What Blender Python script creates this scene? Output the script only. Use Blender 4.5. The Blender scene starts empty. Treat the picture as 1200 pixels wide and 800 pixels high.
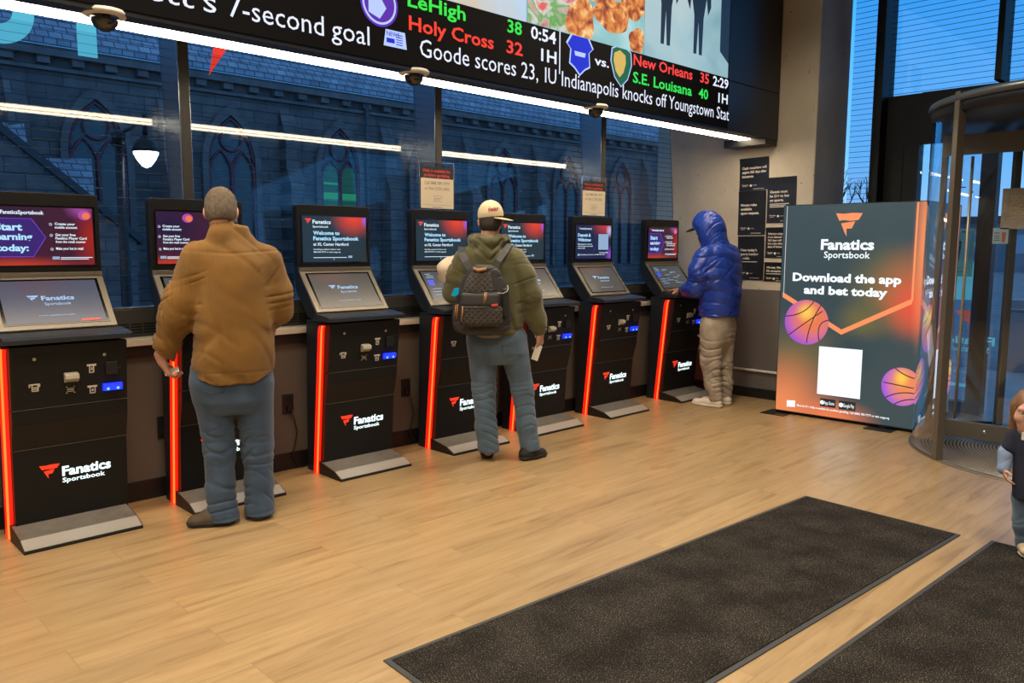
import bpy, bmesh, math, random
import numpy as np
from mathutils import Vector, Matrix
random.seed(4)
SC = bpy.context.scene
COL = SC.collection
R = math.radians
# ------------------------------------------------------------------ camera
F_PX, PITCH, YAW, ROLL, CAM_H = 939.9, .118, .770, .004, 1.48
_F = np.array([math.sin(YAW)*math.cos(PITCH), math.cos(YAW)*math.cos(PITCH), -math.sin(PITCH)])
_R = np.array([math.cos(YAW), -math.sin(YAW), 0.0]); _U = np.cross(_R, _F)
_R, _U = math.cos(ROLL)*_R+math.sin(ROLL)*_U, -math.sin(ROLL)*_R+math.cos(ROLL)*_U
cd = bpy.data.cameras.new('camera'); cam = bpy.data.objects.new('camera', cd); COL.objects.link(cam)
cd.sensor_fit = 'HORIZONTAL'; cd.sensor_width = 36.0; cd.lens = F_PX/1200*36.0
cd.clip_start = .05; cd.clip_end = 300
cam.matrix_world = Matrix(((_R[0], _U[0], -_F[0], 0), (_R[1], _U[1], -_F[1], 0), (_R[2], _U[2], -_F[2], CAM_H), (0, 0, 0, 1)))
SC.camera = cam
def at(px, py, **k):
    """the place in the room that the photograph shows at a pixel, on a known plane X=, Y= or Z="""
    d = _F*F_PX+_R*(px-600)-_U*(py-400)
    (a, v), = k.items(); i = 'XYZ'.index(a)
    t = (v-(0, 0, CAM_H)[i])/d[i]
    return Vector((d[0]*t, d[1]*t, CAM_H+d[2]*t))
# ------------------------------------------------------------------ world, exposure
vs = SC.view_settings
vs.view_transform = 'Standard'; vs.look = 'None'; vs.gamma = 1; vs.use_curve_mapping = False; vs.exposure = 0.0
w = bpy.data.worlds.new('dusk_sky'); SC.world = w; w.use_nodes = True
nt = w.node_tree; nt.nodes.clear()
tc = nt.nodes.new('ShaderNodeTexCoord'); sx = nt.nodes.new('ShaderNodeSeparateXYZ'); cr = nt.nodes.new('ShaderNodeValToRGB')
bg = nt.nodes.new('ShaderNodeBackground'); wo = nt.nodes.new('ShaderNodeOutputWorld')
nt.links.new(tc.outputs['Generated'], sx.inputs[0]); nt.links.new(sx.outputs['Z'], cr.inputs[0])
nt.links.new(cr.outputs[0], bg.inputs[0]); nt.links.new(bg.outputs[0], wo.inputs[0])
e = cr.color_ramp.elements
e[0].position = 0.0; e[0].color = (.30, .48, .72, 1)
e[1].position = .30; e[1].color = (.022, .29, .74, 1)
x_ = e.new(.10); x_.color = (.13, .40, .76, 1)
x_ = e.new(.55); x_.color = (.09, .24, .46, 1)
x_ = e.new(1.0); x_.color = (.17, .235, .34, 1)
bg.inputs[1].default_value = 1.6
# lamps of the room (recessed ceiling panels, out of the frame above and behind)
def area(name, loc, size, power, col, rot=(0, 0, 0), spread=120):
    l = bpy.data.lights.new(name, 'AREA'); l.shape = 'RECTANGLE'; l.size, l.size_y = size
    l.energy = power; l.color = col; l.spread = R(spread)
    o = bpy.data.objects.new(name, l); COL.objects.link(o); o.location = loc; o.rotation_euler = rot
    return o
WARM = (1.0, .84, .63)
for x, y, p, sp in ((-2.2, 2.9, 70, 150), (1.2, 2.9, 85, 150), (4.4, 2.95, 85, 150), (.2, .2, 75, 140), (3.2, .2, 60, 120), (-2.6, -1.6, 90, 160), (1.4, -2.6, 90, 160)):
    area('ceiling_lamp_light', (x, y, 4.17), (1.1, .5), p*.86, WARM, spread=sp)
# ------------------------------------------------------------------ materials
MATS = {}
class NT:
    def __init__(s, m): s.t = m.node_tree; s.n = s.t.nodes; s.l = s.t.links
    def new(s, ty, **k):
        n = s.n.new(ty)
        for a, v in k.items():
            if a in n.inputs: n.inputs[a].default_value = v
            else: setattr(n, a, v)
        return n
    def ln(s, a, b): s.l.new(a, b)
def mat(name, col, rough=.5, metal=0., emit=None, strength=1., bump=0., bscale=60., var=0., vscale=8., coat=0., stretch=None, spec=None, sheen=0.):
    if name in MATS: return MATS[name]
    m = bpy.data.materials.new(name); m.use_nodes = True; t = NT(m); b = t.n['Principled BSDF']
    b.inputs['Base Color'].default_value = (*col, 1); b.inputs['Roughness'].default_value = rough; b.inputs['Metallic'].default_value = metal
    if spec is not None: b.inputs['Specular IOR Level'].default_value = spec
    if coat: b.inputs['Coat Weight'].default_value = coat; b.inputs['Coat Roughness'].default_value = .15
    if sheen: b.inputs['Sheen Weight'].default_value = sheen; b.inputs['Sheen Roughness'].default_value = .5
    if emit: b.inputs['Emission Color'].default_value = (*emit, 1); b.inputs['Emission Strength'].default_value = strength
    if bump or var:
        c = t.new('ShaderNodeTexCoord'); src = c.outputs['Object']
        if stretch:
            mp = t.new('ShaderNodeMapping'); mp.inputs['Scale'].default_value = stretch; t.ln(src, mp.inputs[0]); src = mp.outputs[0]
        if bump:
            n = t.new('ShaderNodeTexNoise', Scale=bscale, Detail=4.0); t.ln(src, n.inputs['Vector'])
            bp = t.new('ShaderNodeBump', Strength=bump, Distance=.004); t.ln(n.outputs[0], bp.inputs['Height']); t.ln(bp.outputs[0], b.inputs['Normal'])
        if var:
            n2 = t.new('ShaderNodeTexNoise', Scale=vscale, Detail=5.0); t.ln(src, n2.inputs['Vector'])
            r = t.new('ShaderNodeValToRGB'); r.color_ramp.elements[0].position = .3; r.color_ramp.elements[1].position = .72
            r.color_ramp.elements[0].color = (*[max(0, q*(1-var)) for q in col], 1); r.color_ramp.elements[1].color = (*[min(1, q*(1+var)) for q in col], 1)
            t.ln(n2.outputs[0], r.inputs[0]); t.ln(r.outputs[0], b.inputs['Base Color'])
    MATS[name] = m
    return m
def glow(name, col, s=1.0):
    """a lit surface (screen, lamp, backlit sign)"""
    if name in MATS: return MATS[name]
    m = bpy.data.materials.new(name); m.use_nodes = True; b = m.node_tree.nodes['Principled BSDF']
    b.inputs['Base Color'].default_value = (.01, .01, .01, 1); b.inputs['Roughness'].default_value = .3
    b.inputs['Emission Color'].default_value = (*col, 1); b.inputs['Emission Strength'].default_value = s
    MATS[name] = m
    return m
def srgb(r, g, b):
    f = lambda c: (c/255/12.92 if c/255 <= .04045 else ((c/255+.055)/1.055)**2.4)
    return (f(r), f(g), f(b))
def glass_mat(name, tint=(.62, .70, .78), lines=0.0, line_col=(.10, .13, .17), line_op=.55, refl=1.0):
    m = bpy.data.materials.new(name); m.use_nodes = True; t = NT(m); t.n.clear()
    out = t.new('ShaderNodeOutputMaterial'); tr = t.new('ShaderNodeBsdfTransparent'); tr.inputs[0].default_value = (*tint, 1)
    gl = t.new('ShaderNodeBsdfGlossy'); gl.inputs['Roughness'].default_value = 0.0
    gl.inputs[0].default_value = (refl, refl, refl, 1)
    fr = t.new('ShaderNodeFresnel'); gb = t.new('ShaderNodeNewGeometry'); ir = t.new('ShaderNodeMapRange'); t.ln(gb.outputs['Backfacing'], ir.inputs[0]); ir.inputs[3].default_value = 1.5; ir.inputs[4].default_value = 1/1.5; t.ln(ir.outputs[0], fr.inputs['IOR']); mx = t.new('ShaderNodeMixShader')
    t.ln(fr.outputs[0], mx.inputs[0]); t.ln(tr.outputs[0], mx.inputs[1]); t.ln(gl.outputs[0], mx.inputs[2])
    last = mx.outputs[0]
    if lines:
        g = t.new('ShaderNodeNewGeometry'); s = t.new('ShaderNodeSeparateXYZ'); t.ln(g.outputs['Position'], s.inputs[0])
        a = t.new('ShaderNodeMath', operation='DIVIDE'); t.ln(s.outputs['Z'], a.inputs[0]); a.inputs[1].default_value = lines
        f = t.new('ShaderNodeMath', operation='FRACT'); t.ln(a.outputs[0], f.inputs[0])
        c = t.new('ShaderNodeMath', operation='LESS_THAN'); t.ln(f.outputs[0], c.inputs[0]); c.inputs[1].default_value = .085
        k = t.new('ShaderNodeMath', operation='MULTIPLY'); t.ln(c.outputs[0], k.inputs[0]); k.inputs[1].default_value = line_op
        d = t.new('ShaderNodeBsdfDiffuse'); d.inputs[0].default_value = (*line_col, 1)
        m2 = t.new('ShaderNodeMixShader'); t.ln(k.outputs[0], m2.inputs[0]); t.ln(last, m2.inputs[1]); t.ln(d.outputs[0], m2.inputs[2]); last = m2.outputs[0]
    t.ln(last, out.inputs[0]); MATS[name] = m
    return m
def film(name, col):
    """thin vinyl on glass: daylight from the street shines through it"""
    m = bpy.data.materials.new(name); m.use_nodes = True; t = NT(m); t.n.clear(); out = t.new('ShaderNodeOutputMaterial'); a = t.new('ShaderNodeBsdfTranslucent'); d = t.new('ShaderNodeBsdfDiffuse'); x = t.new('ShaderNodeMixShader')
    a.inputs[0].default_value = (*col, 1); d.inputs[0].default_value = (*col, 1); x.inputs[0].default_value = .25; t.ln(a.outputs[0], x.inputs[1]); t.ln(d.outputs[0], x.inputs[2]); t.ln(x.outputs[0], out.inputs[0]); MATS[name] = m
    return m
# ------------------------------------------------------------------ mesh building
class MB:
    """collects shapes, then links them as one mesh object"""
    def __init__(s): s.v = []; s.f = []; s.m = []; s.sm = []
    def add(s, vs, fs, mi=0, smooth=False):
        o = len(s.v); s.v += [tuple(v) for v in vs]; s.f += [tuple(i+o for i in f) for f in fs]; s.m += [mi]*len(fs); s.sm += [smooth]*len(fs)
        return s
    def bm(s, b, mi=0, smooth=False, M=None):
        b.verts.index_update()
        s.add([(M @ v.co if M else v.co)[:] for v in b.verts], [[v.index for v in f.verts] for f in b.faces], mi, smooth); b.free(); return s
    def box(s, a, b, mi=0, bev=0., M=None, seg=2):
        bm = bmesh.new(); bmesh.ops.create_cube(bm, size=1)
        for v in bm.verts: v.co = Vector([a[i]+(b[i]-a[i])*(v.co[i]+.5) for i in range(3)])
        if bev: bmesh.ops.bevel(bm, geom=bm.edges[:], offset=bev, segments=seg, affect='EDGES', profile=.6)
        return s.bm(bm, mi, False, M)
    def prism(s, poly, axis, lo, hi, mi=0, bev=0., M=None):
        """polygon (2-D) extruded along an axis: axis 0 -> poly is (y,z), 1 -> (x,z), 2 -> (x,y)"""
        n = len(poly); mk = lambda p, t: (t, p[0], p[1]) if axis == 0 else ((p[0], t, p[1]) if axis == 1 else (p[0], p[1], t))
        bm = bmesh.new(); A = [bm.verts.new(mk(p, lo)) for p in poly]; B = [bm.verts.new(mk(p, hi)) for p in poly]
        bm.faces.new(A[::-1]); bm.faces.new(B)
        for i in range(n): bm.faces.new((A[i], A[(i+1) % n], B[(i+1) % n], B[i]))
        bmesh.ops.recalc_face_normals(bm, faces=bm.faces[:])
        if bev: bmesh.ops.bevel(bm, geom=bm.edges[:], offset=bev, segments=2, affect='EDGES', profile=.6)
        return s.bm(bm, mi, False, M)
    def tube(s, pts, r, mi=0, n=8, cap=True):
        pts = [Vector(p) for p in pts]; rs = r if isinstance(r, (list, tuple)) else [r]*len(pts)
        vs, fs = [], []; up = None
        for i, p in enumerate(pts):
            d = (pts[min(i+1, len(pts)-1)]-pts[max(i-1, 0)]).normalized()
            if up is None: up = d.orthogonal().normalized()
            up = (up-d*up.dot(d)).normalized(); sd = d.cross(up)
            for k in range(n):
                a = 2*math.pi*k/n; vs.append(p+(up*math.cos(a)+sd*math.sin(a))*rs[i])
        for i in range(len(pts)-1):
            for k in range(n): fs.append((i*n+k, i*n+(k+1) % n, (i+1)*n+(k+1) % n, (i+1)*n+k))
        if cap: fs += [tuple(range(n))[::-1], tuple(range((len(pts)-1)*n, len(pts)*n))]
        return s.add(vs, fs, mi, True)
    def lathe(s, prof, c=(0, 0, 0), mi=0, n=24, M=None, a0=0., a1=2*math.pi):
        full = abs(a1-a0-2*math.pi) < 1e-6; cnt = n if full else n+1; vs = []
        for j in range(cnt):
            a = a0+(a1-a0)*j/n
            for r, z in prof:
                p = Vector((c[0]+r*math.cos(a), c[1]+r*math.sin(a), c[2]+z)); vs.append(M @ p if M else p)
        k = len(prof); fs = []
        for j in range(n):
            for i in range(k-1):
                a, b = j*k, ((j+1) % cnt)*k; fs.append((a+i, b+i, b+i+1, a+i+1))
        return s.add(vs, fs, mi, True)
    def quad(s, a, b, c, d, mi=0): return s.add([a, b, c, d], [(0, 1, 2, 3)], mi)
    def poly(s, pts, mi=0): return s.add(pts, [tuple(range(len(pts)))], mi)
    def build(s, name, mats, parent=None, fix=False):
        me = bpy.data.meshes.new(name); me.from_pydata(s.v, [], s.f); me.update()
        for m in (mats if isinstance(mats, (list, tuple)) else [mats]): me.materials.append(m)
        me.polygons.foreach_set('material_index', s.m); me.polygons.foreach_set('use_smooth', s.sm); me.update()
        if fix:
            b = bmesh.new(); b.from_mesh(me); bmesh.ops.remove_doubles(b, verts=b.verts, dist=1e-5); bmesh.ops.recalc_face_normals(b, faces=b.faces); b.to_mesh(me); b.free()
        o = bpy.data.objects.new(name, me); COL.objects.link(o)
        if parent: o.parent = parent
        return o
def tag(o, label, cat, group=None):
    o['label'] = label; o['category'] = cat
    if group: o['group'] = group
    return o
def thing(name, label, cat, loc=(0, 0, 0), rz=0., group=None):
    o = bpy.data.objects.new(name, None); COL.objects.link(o); o.location = loc; o.rotation_euler = (0, 0, rz); o.empty_display_size = .1
    return tag(o, label, cat, group)
def struct(o): o['kind'] = 'structure'; return o
def dup(o, parent=None):
    c = o.copy(); COL.objects.link(c); c.parent = parent
    for ch in list(o.children): dup(ch, c)
    return c
# ------------------------------------------------------------------ lettering
_cap = {}
def glyphs(s, bold=0.):
    cu = bpy.data.curves.new('lettering', 'FONT'); cu.body = s; cu.size = 1.; cu.offset = bold; cu.resolution_u = 2
    o = bpy.data.objects.new('lettering', cu); me = bpy.data.meshes.new_from_object(o)
    vs = np.array([v.co[:] for v in me.vertices]) if len(me.vertices) else np.zeros((0, 3)); fs = [tuple(p.vertices) for p in me.polygons]
    bpy.data.objects.remove(o); bpy.data.curves.remove(cu); bpy.data.meshes.remove(me)
    return vs, fs
def write(mb, s, P, ux, uz, cap, width=None, align='l', bold=.012, mi=0, lead=None):
    """lettering on a surface: P = baseline start (or middle/end) point, ux/uz = directions, cap = height of a capital"""
    if bold not in _cap:
        v, _ = glyphs('H', bold); _cap[bold] = v[:, 1].max()-v[:, 1].min()
    P = Vector(P); ux = Vector(ux).normalized(); uz = Vector(uz).normalized()
    v, f = glyphs(s, bold)
    if not len(v): return
    k = cap/_cap[bold]; x0, x1 = v[:, 0].min(), v[:, 0].max(); kx = width/(x1-x0) if width else k
    w_ = (x1-x0)*kx; sh = {'l': 0, 'c': -w_/2, 'r': -w_}[align]
    mb.add([P+ux*((a[0]-x0)*kx+sh)+uz*(a[1]*k) for a in v], f, mi)
FLAG = [[(0, 1), (.30, .97), (.62, 1.0), (1.0, .98), (.86, .70), (.60, .66), (.28, .70), (.14, .67)], [(.21, .56), (.45, .60), (.74, .64), (.62, .34), (.42, .33), (.44, 0), (.36, .16)]]
def flagmark(mb, P, ux, uz, w_, h, mi=0):
    P = Vector(P); ux = Vector(ux).normalized(); uz = Vector(uz).normalized()
    for pl in FLAG: mb.poly([P+ux*(x*w_)+uz*(y*h) for x, y in pl], mi)
def disc(mb, P, ux, uz, r, mi=0, n=24, r2=None):
    P = Vector(P); ux = Vector(ux).normalized(); uz = Vector(uz).normalized(); r2 = r2 or r
    mb.poly([P+ux*(r*math.cos(2*math.pi*k/n))+uz*(r2*math.sin(2*math.pi*k/n)) for k in range(n)], mi)
def bar(mb, P, ux, uz, w_, h, mi=0):
    P = Vector(P); ux = Vector(ux).normalized(); uz = Vector(uz).normalized()
    mb.quad(P, P+ux*w_, P+ux*w_+uz*h, P+uz*h, mi)
# ------------------------------------------------------------------ surfaces of the room
def floor_mat():
    m = bpy.data.materials.new('oak_planks'); m.use_nodes = True; t = NT(m); b = t.n['Principled BSDF']
    tc = t.new('ShaderNodeTexCoord'); mp = t.new('ShaderNodeMapping'); t.ln(tc.outputs['Object'], mp.inputs[0])
    br = t.new('ShaderNodeTexBrick', Scale=1.0); br.offset = .37
    br.inputs['Brick Width'].default_value = 1.22; br.inputs['Row Height'].default_value = .185; br.inputs['Mortar Size'].default_value = .0016; br.inputs['Mortar Smooth'].default_value = .3
    br.inputs['Color1'].default_value = (0, 0, 0, 1); br.inputs['Color2'].default_value = (1, 1, 1, 1); br.inputs['Mortar'].default_value = (.5, .5, .5, 1)
    t.ln(mp.outputs[0], br.inputs['Vector'])
    # grain, shifted plank by plank
    ad = t.new('ShaderNodeVectorMath', operation='MULTIPLY_ADD'); t.ln(br.outputs['Color'], ad.inputs[0]); ad.inputs[1].default_value = (7.3, 3.1, 5.7); t.ln(mp.outputs[0], ad.inputs[2])
    m2 = t.new('ShaderNodeMapping'); m2.inputs['Scale'].default_value = (1.1, 11, 1); t.ln(ad.outputs[0], m2.inputs[0])
    n = t.new('ShaderNodeTexNoise', Scale=1.6, Detail=7.0, Roughness=.62); n.inputs['Distortion'].default_value = .7; t.ln(m2.outputs[0], n.inputs['Vector'])
    r = t.new('ShaderNodeValToRGB'); t.ln(n.outputs[0], r.inputs[0]); e = r.color_ramp.elements
    e[0].position = .28; e[0].color = (.27, .17, .078, 1); e[1].position = .60; e[1].color = (.50, .345, .175, 1)
    q = e.new(.44); q.color = (.44, .295, .142, 1)
    m3 = t.new('ShaderNodeMapping'); m3.inputs['Scale'].default_value = (2.2, 90, 1); t.ln(ad.outputs[0], m3.inputs[0])
    n3 = t.new('ShaderNodeTexNoise', Scale=2.0, Detail=3.0); t.ln(m3.outputs[0], n3.inputs['Vector'])
    x1 = t.new('ShaderNodeMix', data_type='RGBA', blend_type='MULTIPLY'); x1.inputs[0].default_value = .30
    t.ln(r.outputs[0], x1.inputs[6]); t.ln(n3.outputs[0], x1.inputs[7])
    x2 = t.new('ShaderNodeMix', data_type='RGBA', blend_type='MULTIPLY'); x2.inputs[0].default_value = .16
    t.ln(x1.outputs[2], x2.inputs[6]); t.ln(br.outputs['Color'], x2.inputs[7])
    x3 = t.new('ShaderNodeMix', data_type='RGBA', blend_type='MIX'); t.ln(br.outputs['Fac'], x3.inputs[0]); t.ln(x2.outputs[2], x3.inputs[6]); x3.inputs[7].default_value = (.26, .17, .09, 1)
    t.ln(x3.outputs[2], b.inputs['Base Color'])
    b.inputs['Roughness'].default_value = .36; b.inputs['Specular IOR Level'].default_value = .45
    bp = t.new('ShaderNodeBump', Strength=.12, Distance=.002); t.ln(n3.outputs[0], bp.inputs['Height']); t.ln(bp.outputs[0], b.inputs['Normal'])
    return m
def concrete_mat(name, c):
    m = bpy.data.materials.new(name); m.use_nodes = True; t = NT(m); b = t.n['Principled BSDF']
    tc = t.new('ShaderNodeTexCoord'); n = t.new('ShaderNodeTexNoise', Scale=2.2, Detail=8.0, Roughness=.6); t.ln(tc.outputs['Object'], n.inputs['Vector'])
    r = t.new('ShaderNodeValToRGB'); t.ln(n.outputs[0], r.inputs[0]); e = r.color_ramp.elements
    e[0].position = .3; e[0].color = (*[q*.86 for q in c], 1); e[1].position = .7; e[1].color = (*[q*1.08 for q in c], 1)
    v = t.new('ShaderNodeTexNoise', Scale=34.0, Detail=1.0); t.ln(tc.outputs['Object'], v.inputs['Vector'])
    p = t.new('ShaderNodeValToRGB'); t.ln(v.outputs[0], p.inputs[0]); p.color_ramp.elements[0].position = .215; p.color_ramp.elements[0].color = (.45, .43, .40, 1); p.color_ramp.elements[1].position = .27; p.color_ramp.elements[1].color = (1, 1, 1, 1)
    x = t.new('ShaderNodeMix', data_type='RGBA', blend_type='MULTIPLY'); x.inputs[0].default_value = 1.; t.ln(r.outputs[0], x.inputs[6]); t.ln(p.outputs[0], x.inputs[7]); t.ln(x.outputs[2], b.inputs['Base Color'])
    b.inputs['Roughness'].default_value = .85
    bp = t.new('ShaderNodeBump', Strength=.3, Distance=.004); t.ln(v.outputs[0], bp.inputs['Height']); t.ln(bp.outputs[0], b.inputs['Normal'])
    return m
M_floor = floor_mat()
M_conc = concrete_mat('concrete', (.58, .525, .43))
M_taupe = mat('taupe_paint', (.105, .090, .074), .7, bump=.1, bscale=180)
M_grey = mat('grey_paint', (.14, .125, .117), .7, bump=.1, bscale=150)
M_base = mat('black_rubber_base', (.008, .008, .009), .45)
M_blackm = mat('black_metal', (.010, .011, .013), .42, bump=.05, bscale=200)
M_frame = mat('mullion_metal', (.36, .42, .47), .24, .85)
M_frameb = mat('facade_metal', (.0075, .008, .010), .5, 0., spec=.3)
M_sill = mat('pale_sill', (.62, .57, .48), .35)
M_heater = mat('heater_metal', (.060, .062, .060), .45)
M_slot = mat('dark_slot', (.003, .003, .003), .8)
M_silver = mat('silver_trim', (.62, .64, .66), .25, .9)
M_white = mat('white_paint', (.65, .63, .58), .5)
M_ceil = mat('ceiling_dark', (.05, .05, .05), .8)
M_wallr = mat('wall_warm_grey', (.20, .17, .14), .8)
G_win = glass_mat('window_glass', (.80, .86, .92), .05, (.05, .08, .11), .45, 1.)
G_fac = glass_mat('facade_glass', (.80, .86, .92), .05, (.02, .04, .07), .62, .8)
G_door = glass_mat('door_glass', (.90, .94, .97), 0)
XW, YC, YG = 7.2, 3.45, 5.0            # end wall, its corner, window line
struct(MB().box((-5.2, -6.2, -.2), (8.0, 5.1, 0)).build('floor', M_floor))
struct(MB().box((-5.2, -6.2, 4.3), (8.1, 5.2, 4.5)).build('ceiling', M_ceil))
struct(MB().box((-5.2, -6.2, 0), (-5.0, 5.1, 4.3)).build('wall_left', M_wallr))
struct(MB().box((-5.0, -6.2, 0), (8.0, -6.0, 4.3)).build('wall_front', M_wallr))
struct(MB().box((-5.0, 4.77, 0), (XW, 5.1, .905)).build('wall_back', M_taupe))
struct(MB().box((-5.0, 4.757, 0), (XW, 4.77, .115), bev=.002).build('baseboard_back', M_base))
mb = MB().box((-5.0, 4.73, .908), (XW, 4.90, .945), bev=.003); mb.box((-5.0, 4.745, .85), (XW, 4.77, .905), 1)
struct(mb.build('trim_1', [M_sill, M_blackm]))
# convector casing under the glass, with rows of slots
mb = MB().box((-5.0, 4.875, .945), (XW, 4.96, 1.105)); mb.box((-5.0, 4.885, 1.105), (XW, 4.97, 1.118), 1, bev=.002)
x = .2
while x < 7.1:
    for k in range(4): mb.box((x, 4.872, .967+k*.0165), (x+.062, 4.876, .975+k*.0165), 2)
    x += .072
struct(mb.build('trim_2', [M_heater, M_silver, M_slot]))
# window panes between deep mullions
XM = [-3.68, -1.78, .07, 1.945, 3.845, 5.776]
edges = [-5.0]+XM+[XW]
TILT = R(4.2)   # the curtain wall leans out a little
for i in range(len(edges)-1):
    a = edges[i]+(.07 if i else 0); b = edges[i+1]
    o = MB().box((0, -.006, 0), (b-a, .006, 3.2)).build('window_%d' % (i+1), G_win); struct(o); o.location = (a, 4.935, 1.118); o.rotation_euler = (-TILT, 0, 0)
for i, x in enumerate(XM):
    mb = MB().prism([(4.80, 1.118), (4.95, 1.118), (5.185, 4.3), (4.80, 4.3)], 0, x, x+.068, bev=.003); mb.box((x+.006, 4.794, 1.118), (x+.062, 4.80, 4.3), 1)
    struct(mb.build('trim_%d' % (i+3), [M_frame, mat('mullion_face', (.035, .032, .03), .45)]))
# concrete end wall, grey dado, rail, baseboard
struct(MB().box((XW, YC, 0), (7.84, 5.2, 4.3), bev=.012).build('wall_right', M_conc))
struct(MB().box((XW-.004, YC+.0, 0), (XW+.01, 4.757, 1.07)).build('trim_9', M_grey))
struct(MB().box((XW-.016, YC, 0), (XW-.004, 4.757, .097), bev=.002).build('baseboard_right', M_base))
mb = MB().tube([(XW-.022, YC+.02, .272), (XW-.022, 4.45, .272)], .013, n=10)
for y in (3.6, 4.05, 4.4): mb.box((XW-.02, y, .262), (XW-.003, y+.02, .282))
struct(mb.build('trim_10', M_white))
# soffit that carries the video wall
mb = MB().box((-5.0, 3.83, 2.5), (XW, 4.135, 4.3)); struct(mb.build('trim_11', mat('soffit_paint', (.060, .054, .048), .65)))
mb = MB().box((6.98, 3.83, 2.43), (XW, 4.27, 2.499), bev=.004); struct(mb.build('trim_12', M_blackm))
# ------------------------------------------------------------------ glazed facade on the right
XF = 7.9
mb = MB().box((XF, 2.80, 0), (XF+.12, 3.24, 2.88)); mb.box((XF, 3.10, 2.88), (XF+.12, 3.24, 4.3)); mb.box((XF-.15, 3.10, 0), (XF, 3.14, 4.3))
mb.box((XF-.006, 2.93, 0), (XF, 2.936, 2.4), 1)
struct(mb.build('trim_13', [M_frameb, M_slot]))
struct(MB().box((XF, -6.0, 2.43), (XF+.12, 2.80, 2.885)).build('trim_14', M_frameb))
struct(MB().box((XF+.03, 3.24, 0), (XF+.042, 3.46, 4.3)).build('window_9', G_fac))
for i, y in enumerate((2.13, -.05, -2.2)):
    mb = MB().box((XF-.15, y, 2.885), (XF+.1, y+.05, 4.3)); struct(mb.build('trim_%d' % (15+i), M_frameb))
for i, (a, b) in enumerate(((2.18, 3.10), (0., 2.13), (-2.15, -.05), (-6., -2.2))):
    struct(MB().box((XF+.03, a, 2.885), (XF+.042, b, 4.3)).build('window_%d' % (10+i), G_fac))
struct(MB().box((XF+.03, 2.26, .10), (XF+.042, 2.80, 2.43)).build('window_14', G_door))
mb = MB().box((XF-.02, 2.14, 0), (XF+.10, 2.27, 2.43), bev=.003); mb.box((XF-.01, 2.27, 0), (XF+.09, 2.80, .10))
struct(mb.build('trim_18', M_frameb))
mb = MB().box((XF-.02, .17, 0), (XF+.10, .24, 2.43), bev=.003); struct(mb.build('trim_19', M_frameb))
struct(MB().box((XF+.03, -6.0, .10), (XF+.042, .17, 2.43)).build('window_15', G_door))
struct(MB().box((XF-.01, -6.0, 0), (XF+.09, .17, .10)).build('trim_20', M_frameb))
# ------------------------------------------------------------------ the street outside
M_asph = mat('asphalt', (.24, .25, .26), .8, bump=.2, bscale=30, var=.25, vscale=1.2)
struct(MB().box((-60, 5.1, -.3), (120, 70, -.06)).build('ground', M_asph))
struct(MB().box((8.02, -90, -.3), (120, 5.1, -.06)).build('ground_east', M_asph))
struct(MB().box((8.02, -20, -.06), (11.0, 5.1, -.005)).build('ground_sidewalk', mat('sidewalk', (.45, .46, .48), .8, var=.15, vscale=2.)))
def stone_mat(name, c1, c2, mo, bw, rh):
    m = bpy.data.materials.new(name); m.use_nodes = True; t = NT(m); b = t.n['Principled BSDF']
    tc = t.new('ShaderNodeTexCoord'); mp = t.new('ShaderNodeMapping'); mp.inputs['Rotation'].default_value = (R(90), 0, 0); t.ln(tc.outputs['Object'], mp.inputs[0])
    br = t.new('ShaderNodeTexBrick', Scale=1.0); br.inputs['Brick Width'].default_value = bw; br.inputs['Row Height'].default_value = rh; br.inputs['Mortar Size'].default_value = .012
    br.inputs['Color1'].default_value = (*c1, 1); br.inputs['Color2'].default_value = (*c2, 1); br.inputs['Mortar'].default_value = (*mo, 1); t.ln(mp.outputs[0], br.inputs['Vector'])
    n = t.new('ShaderNodeTexNoise', Scale=3., Detail=5.); t.ln(tc.outputs['Object'], n.inputs['Vector'])
    x = t.new('ShaderNodeMix', data_type='RGBA', blend_type='MULTIPLY'); x.inputs[0].default_value = .7; t.ln(br.outputs['Color'], x.inputs[6]); t.ln(n.outputs[0], x.inputs[7]); t.ln(x.outputs[2], b.inputs['Base Color'])
    b.inputs['Roughness'].default_value = .9; return m
M_stone = stone_mat('church_stone', (.40, .31, .28), (.26, .215, .205), (.13, .12, .12), .62, .27)
M_dress = mat('dressed_stone', (.22, .18, .168), .85, var=.25, vscale=3.)
M_slate = stone_mat('roof_slate', (.70, .78, .90), (.54, .62, .74), (.18, .20, .24), .24, .14)
M_redw = mat('dark_red_tracery', (.22, .06, .08), .6)
M_lead = mat('leaded_glass', (.07, .11, .12), .2, spec=.5)
M_pipe = mat('lead_pipe', (.10, .11, .12), .5)
CH = Vector((14., 18., 0))
ch = thing('church', 'dark stone church with pointed arched windows seen through the glass across the street', 'church', CH)
L = lambda x, y, z: (x-CH.x, y-CH.y, z)
mb = MB().box(L(-14, 18, -.06), L(33, 18.6, 5.3)); mb.build('wall', M_stone, ch)
mb = MB(); mb.add([L(-14, 17.75, 5.42), L(33, 17.75, 5.42), L(33, 24, 13), L(-14, 24, 13), L(-14, 17.75, 5.30), L(33, 17.75, 5.30), L(33, 24, 12.8), L(-14, 24, 12.8)],
       [(0, 1, 2, 3), (7, 6, 5, 4), (0, 4, 5, 1), (1, 5, 6, 2), (2, 6, 7, 3), (3, 7, 4, 0)]); mb.build('roof', M_slate, ch)
mb = MB().box(L(-14, 17.78, 5.12), L(33, 18.0, 5.30)).box(L(-14, 17.9, 4.86), L(33, 18.0, 4.93))
x = -6.
while x < 40:
    mb.box(L(x, 17.84, 4.98), L(x+.22, 18.0, 5.12)); x += .62
mb.build('cornice', M_dress, ch)
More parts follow.
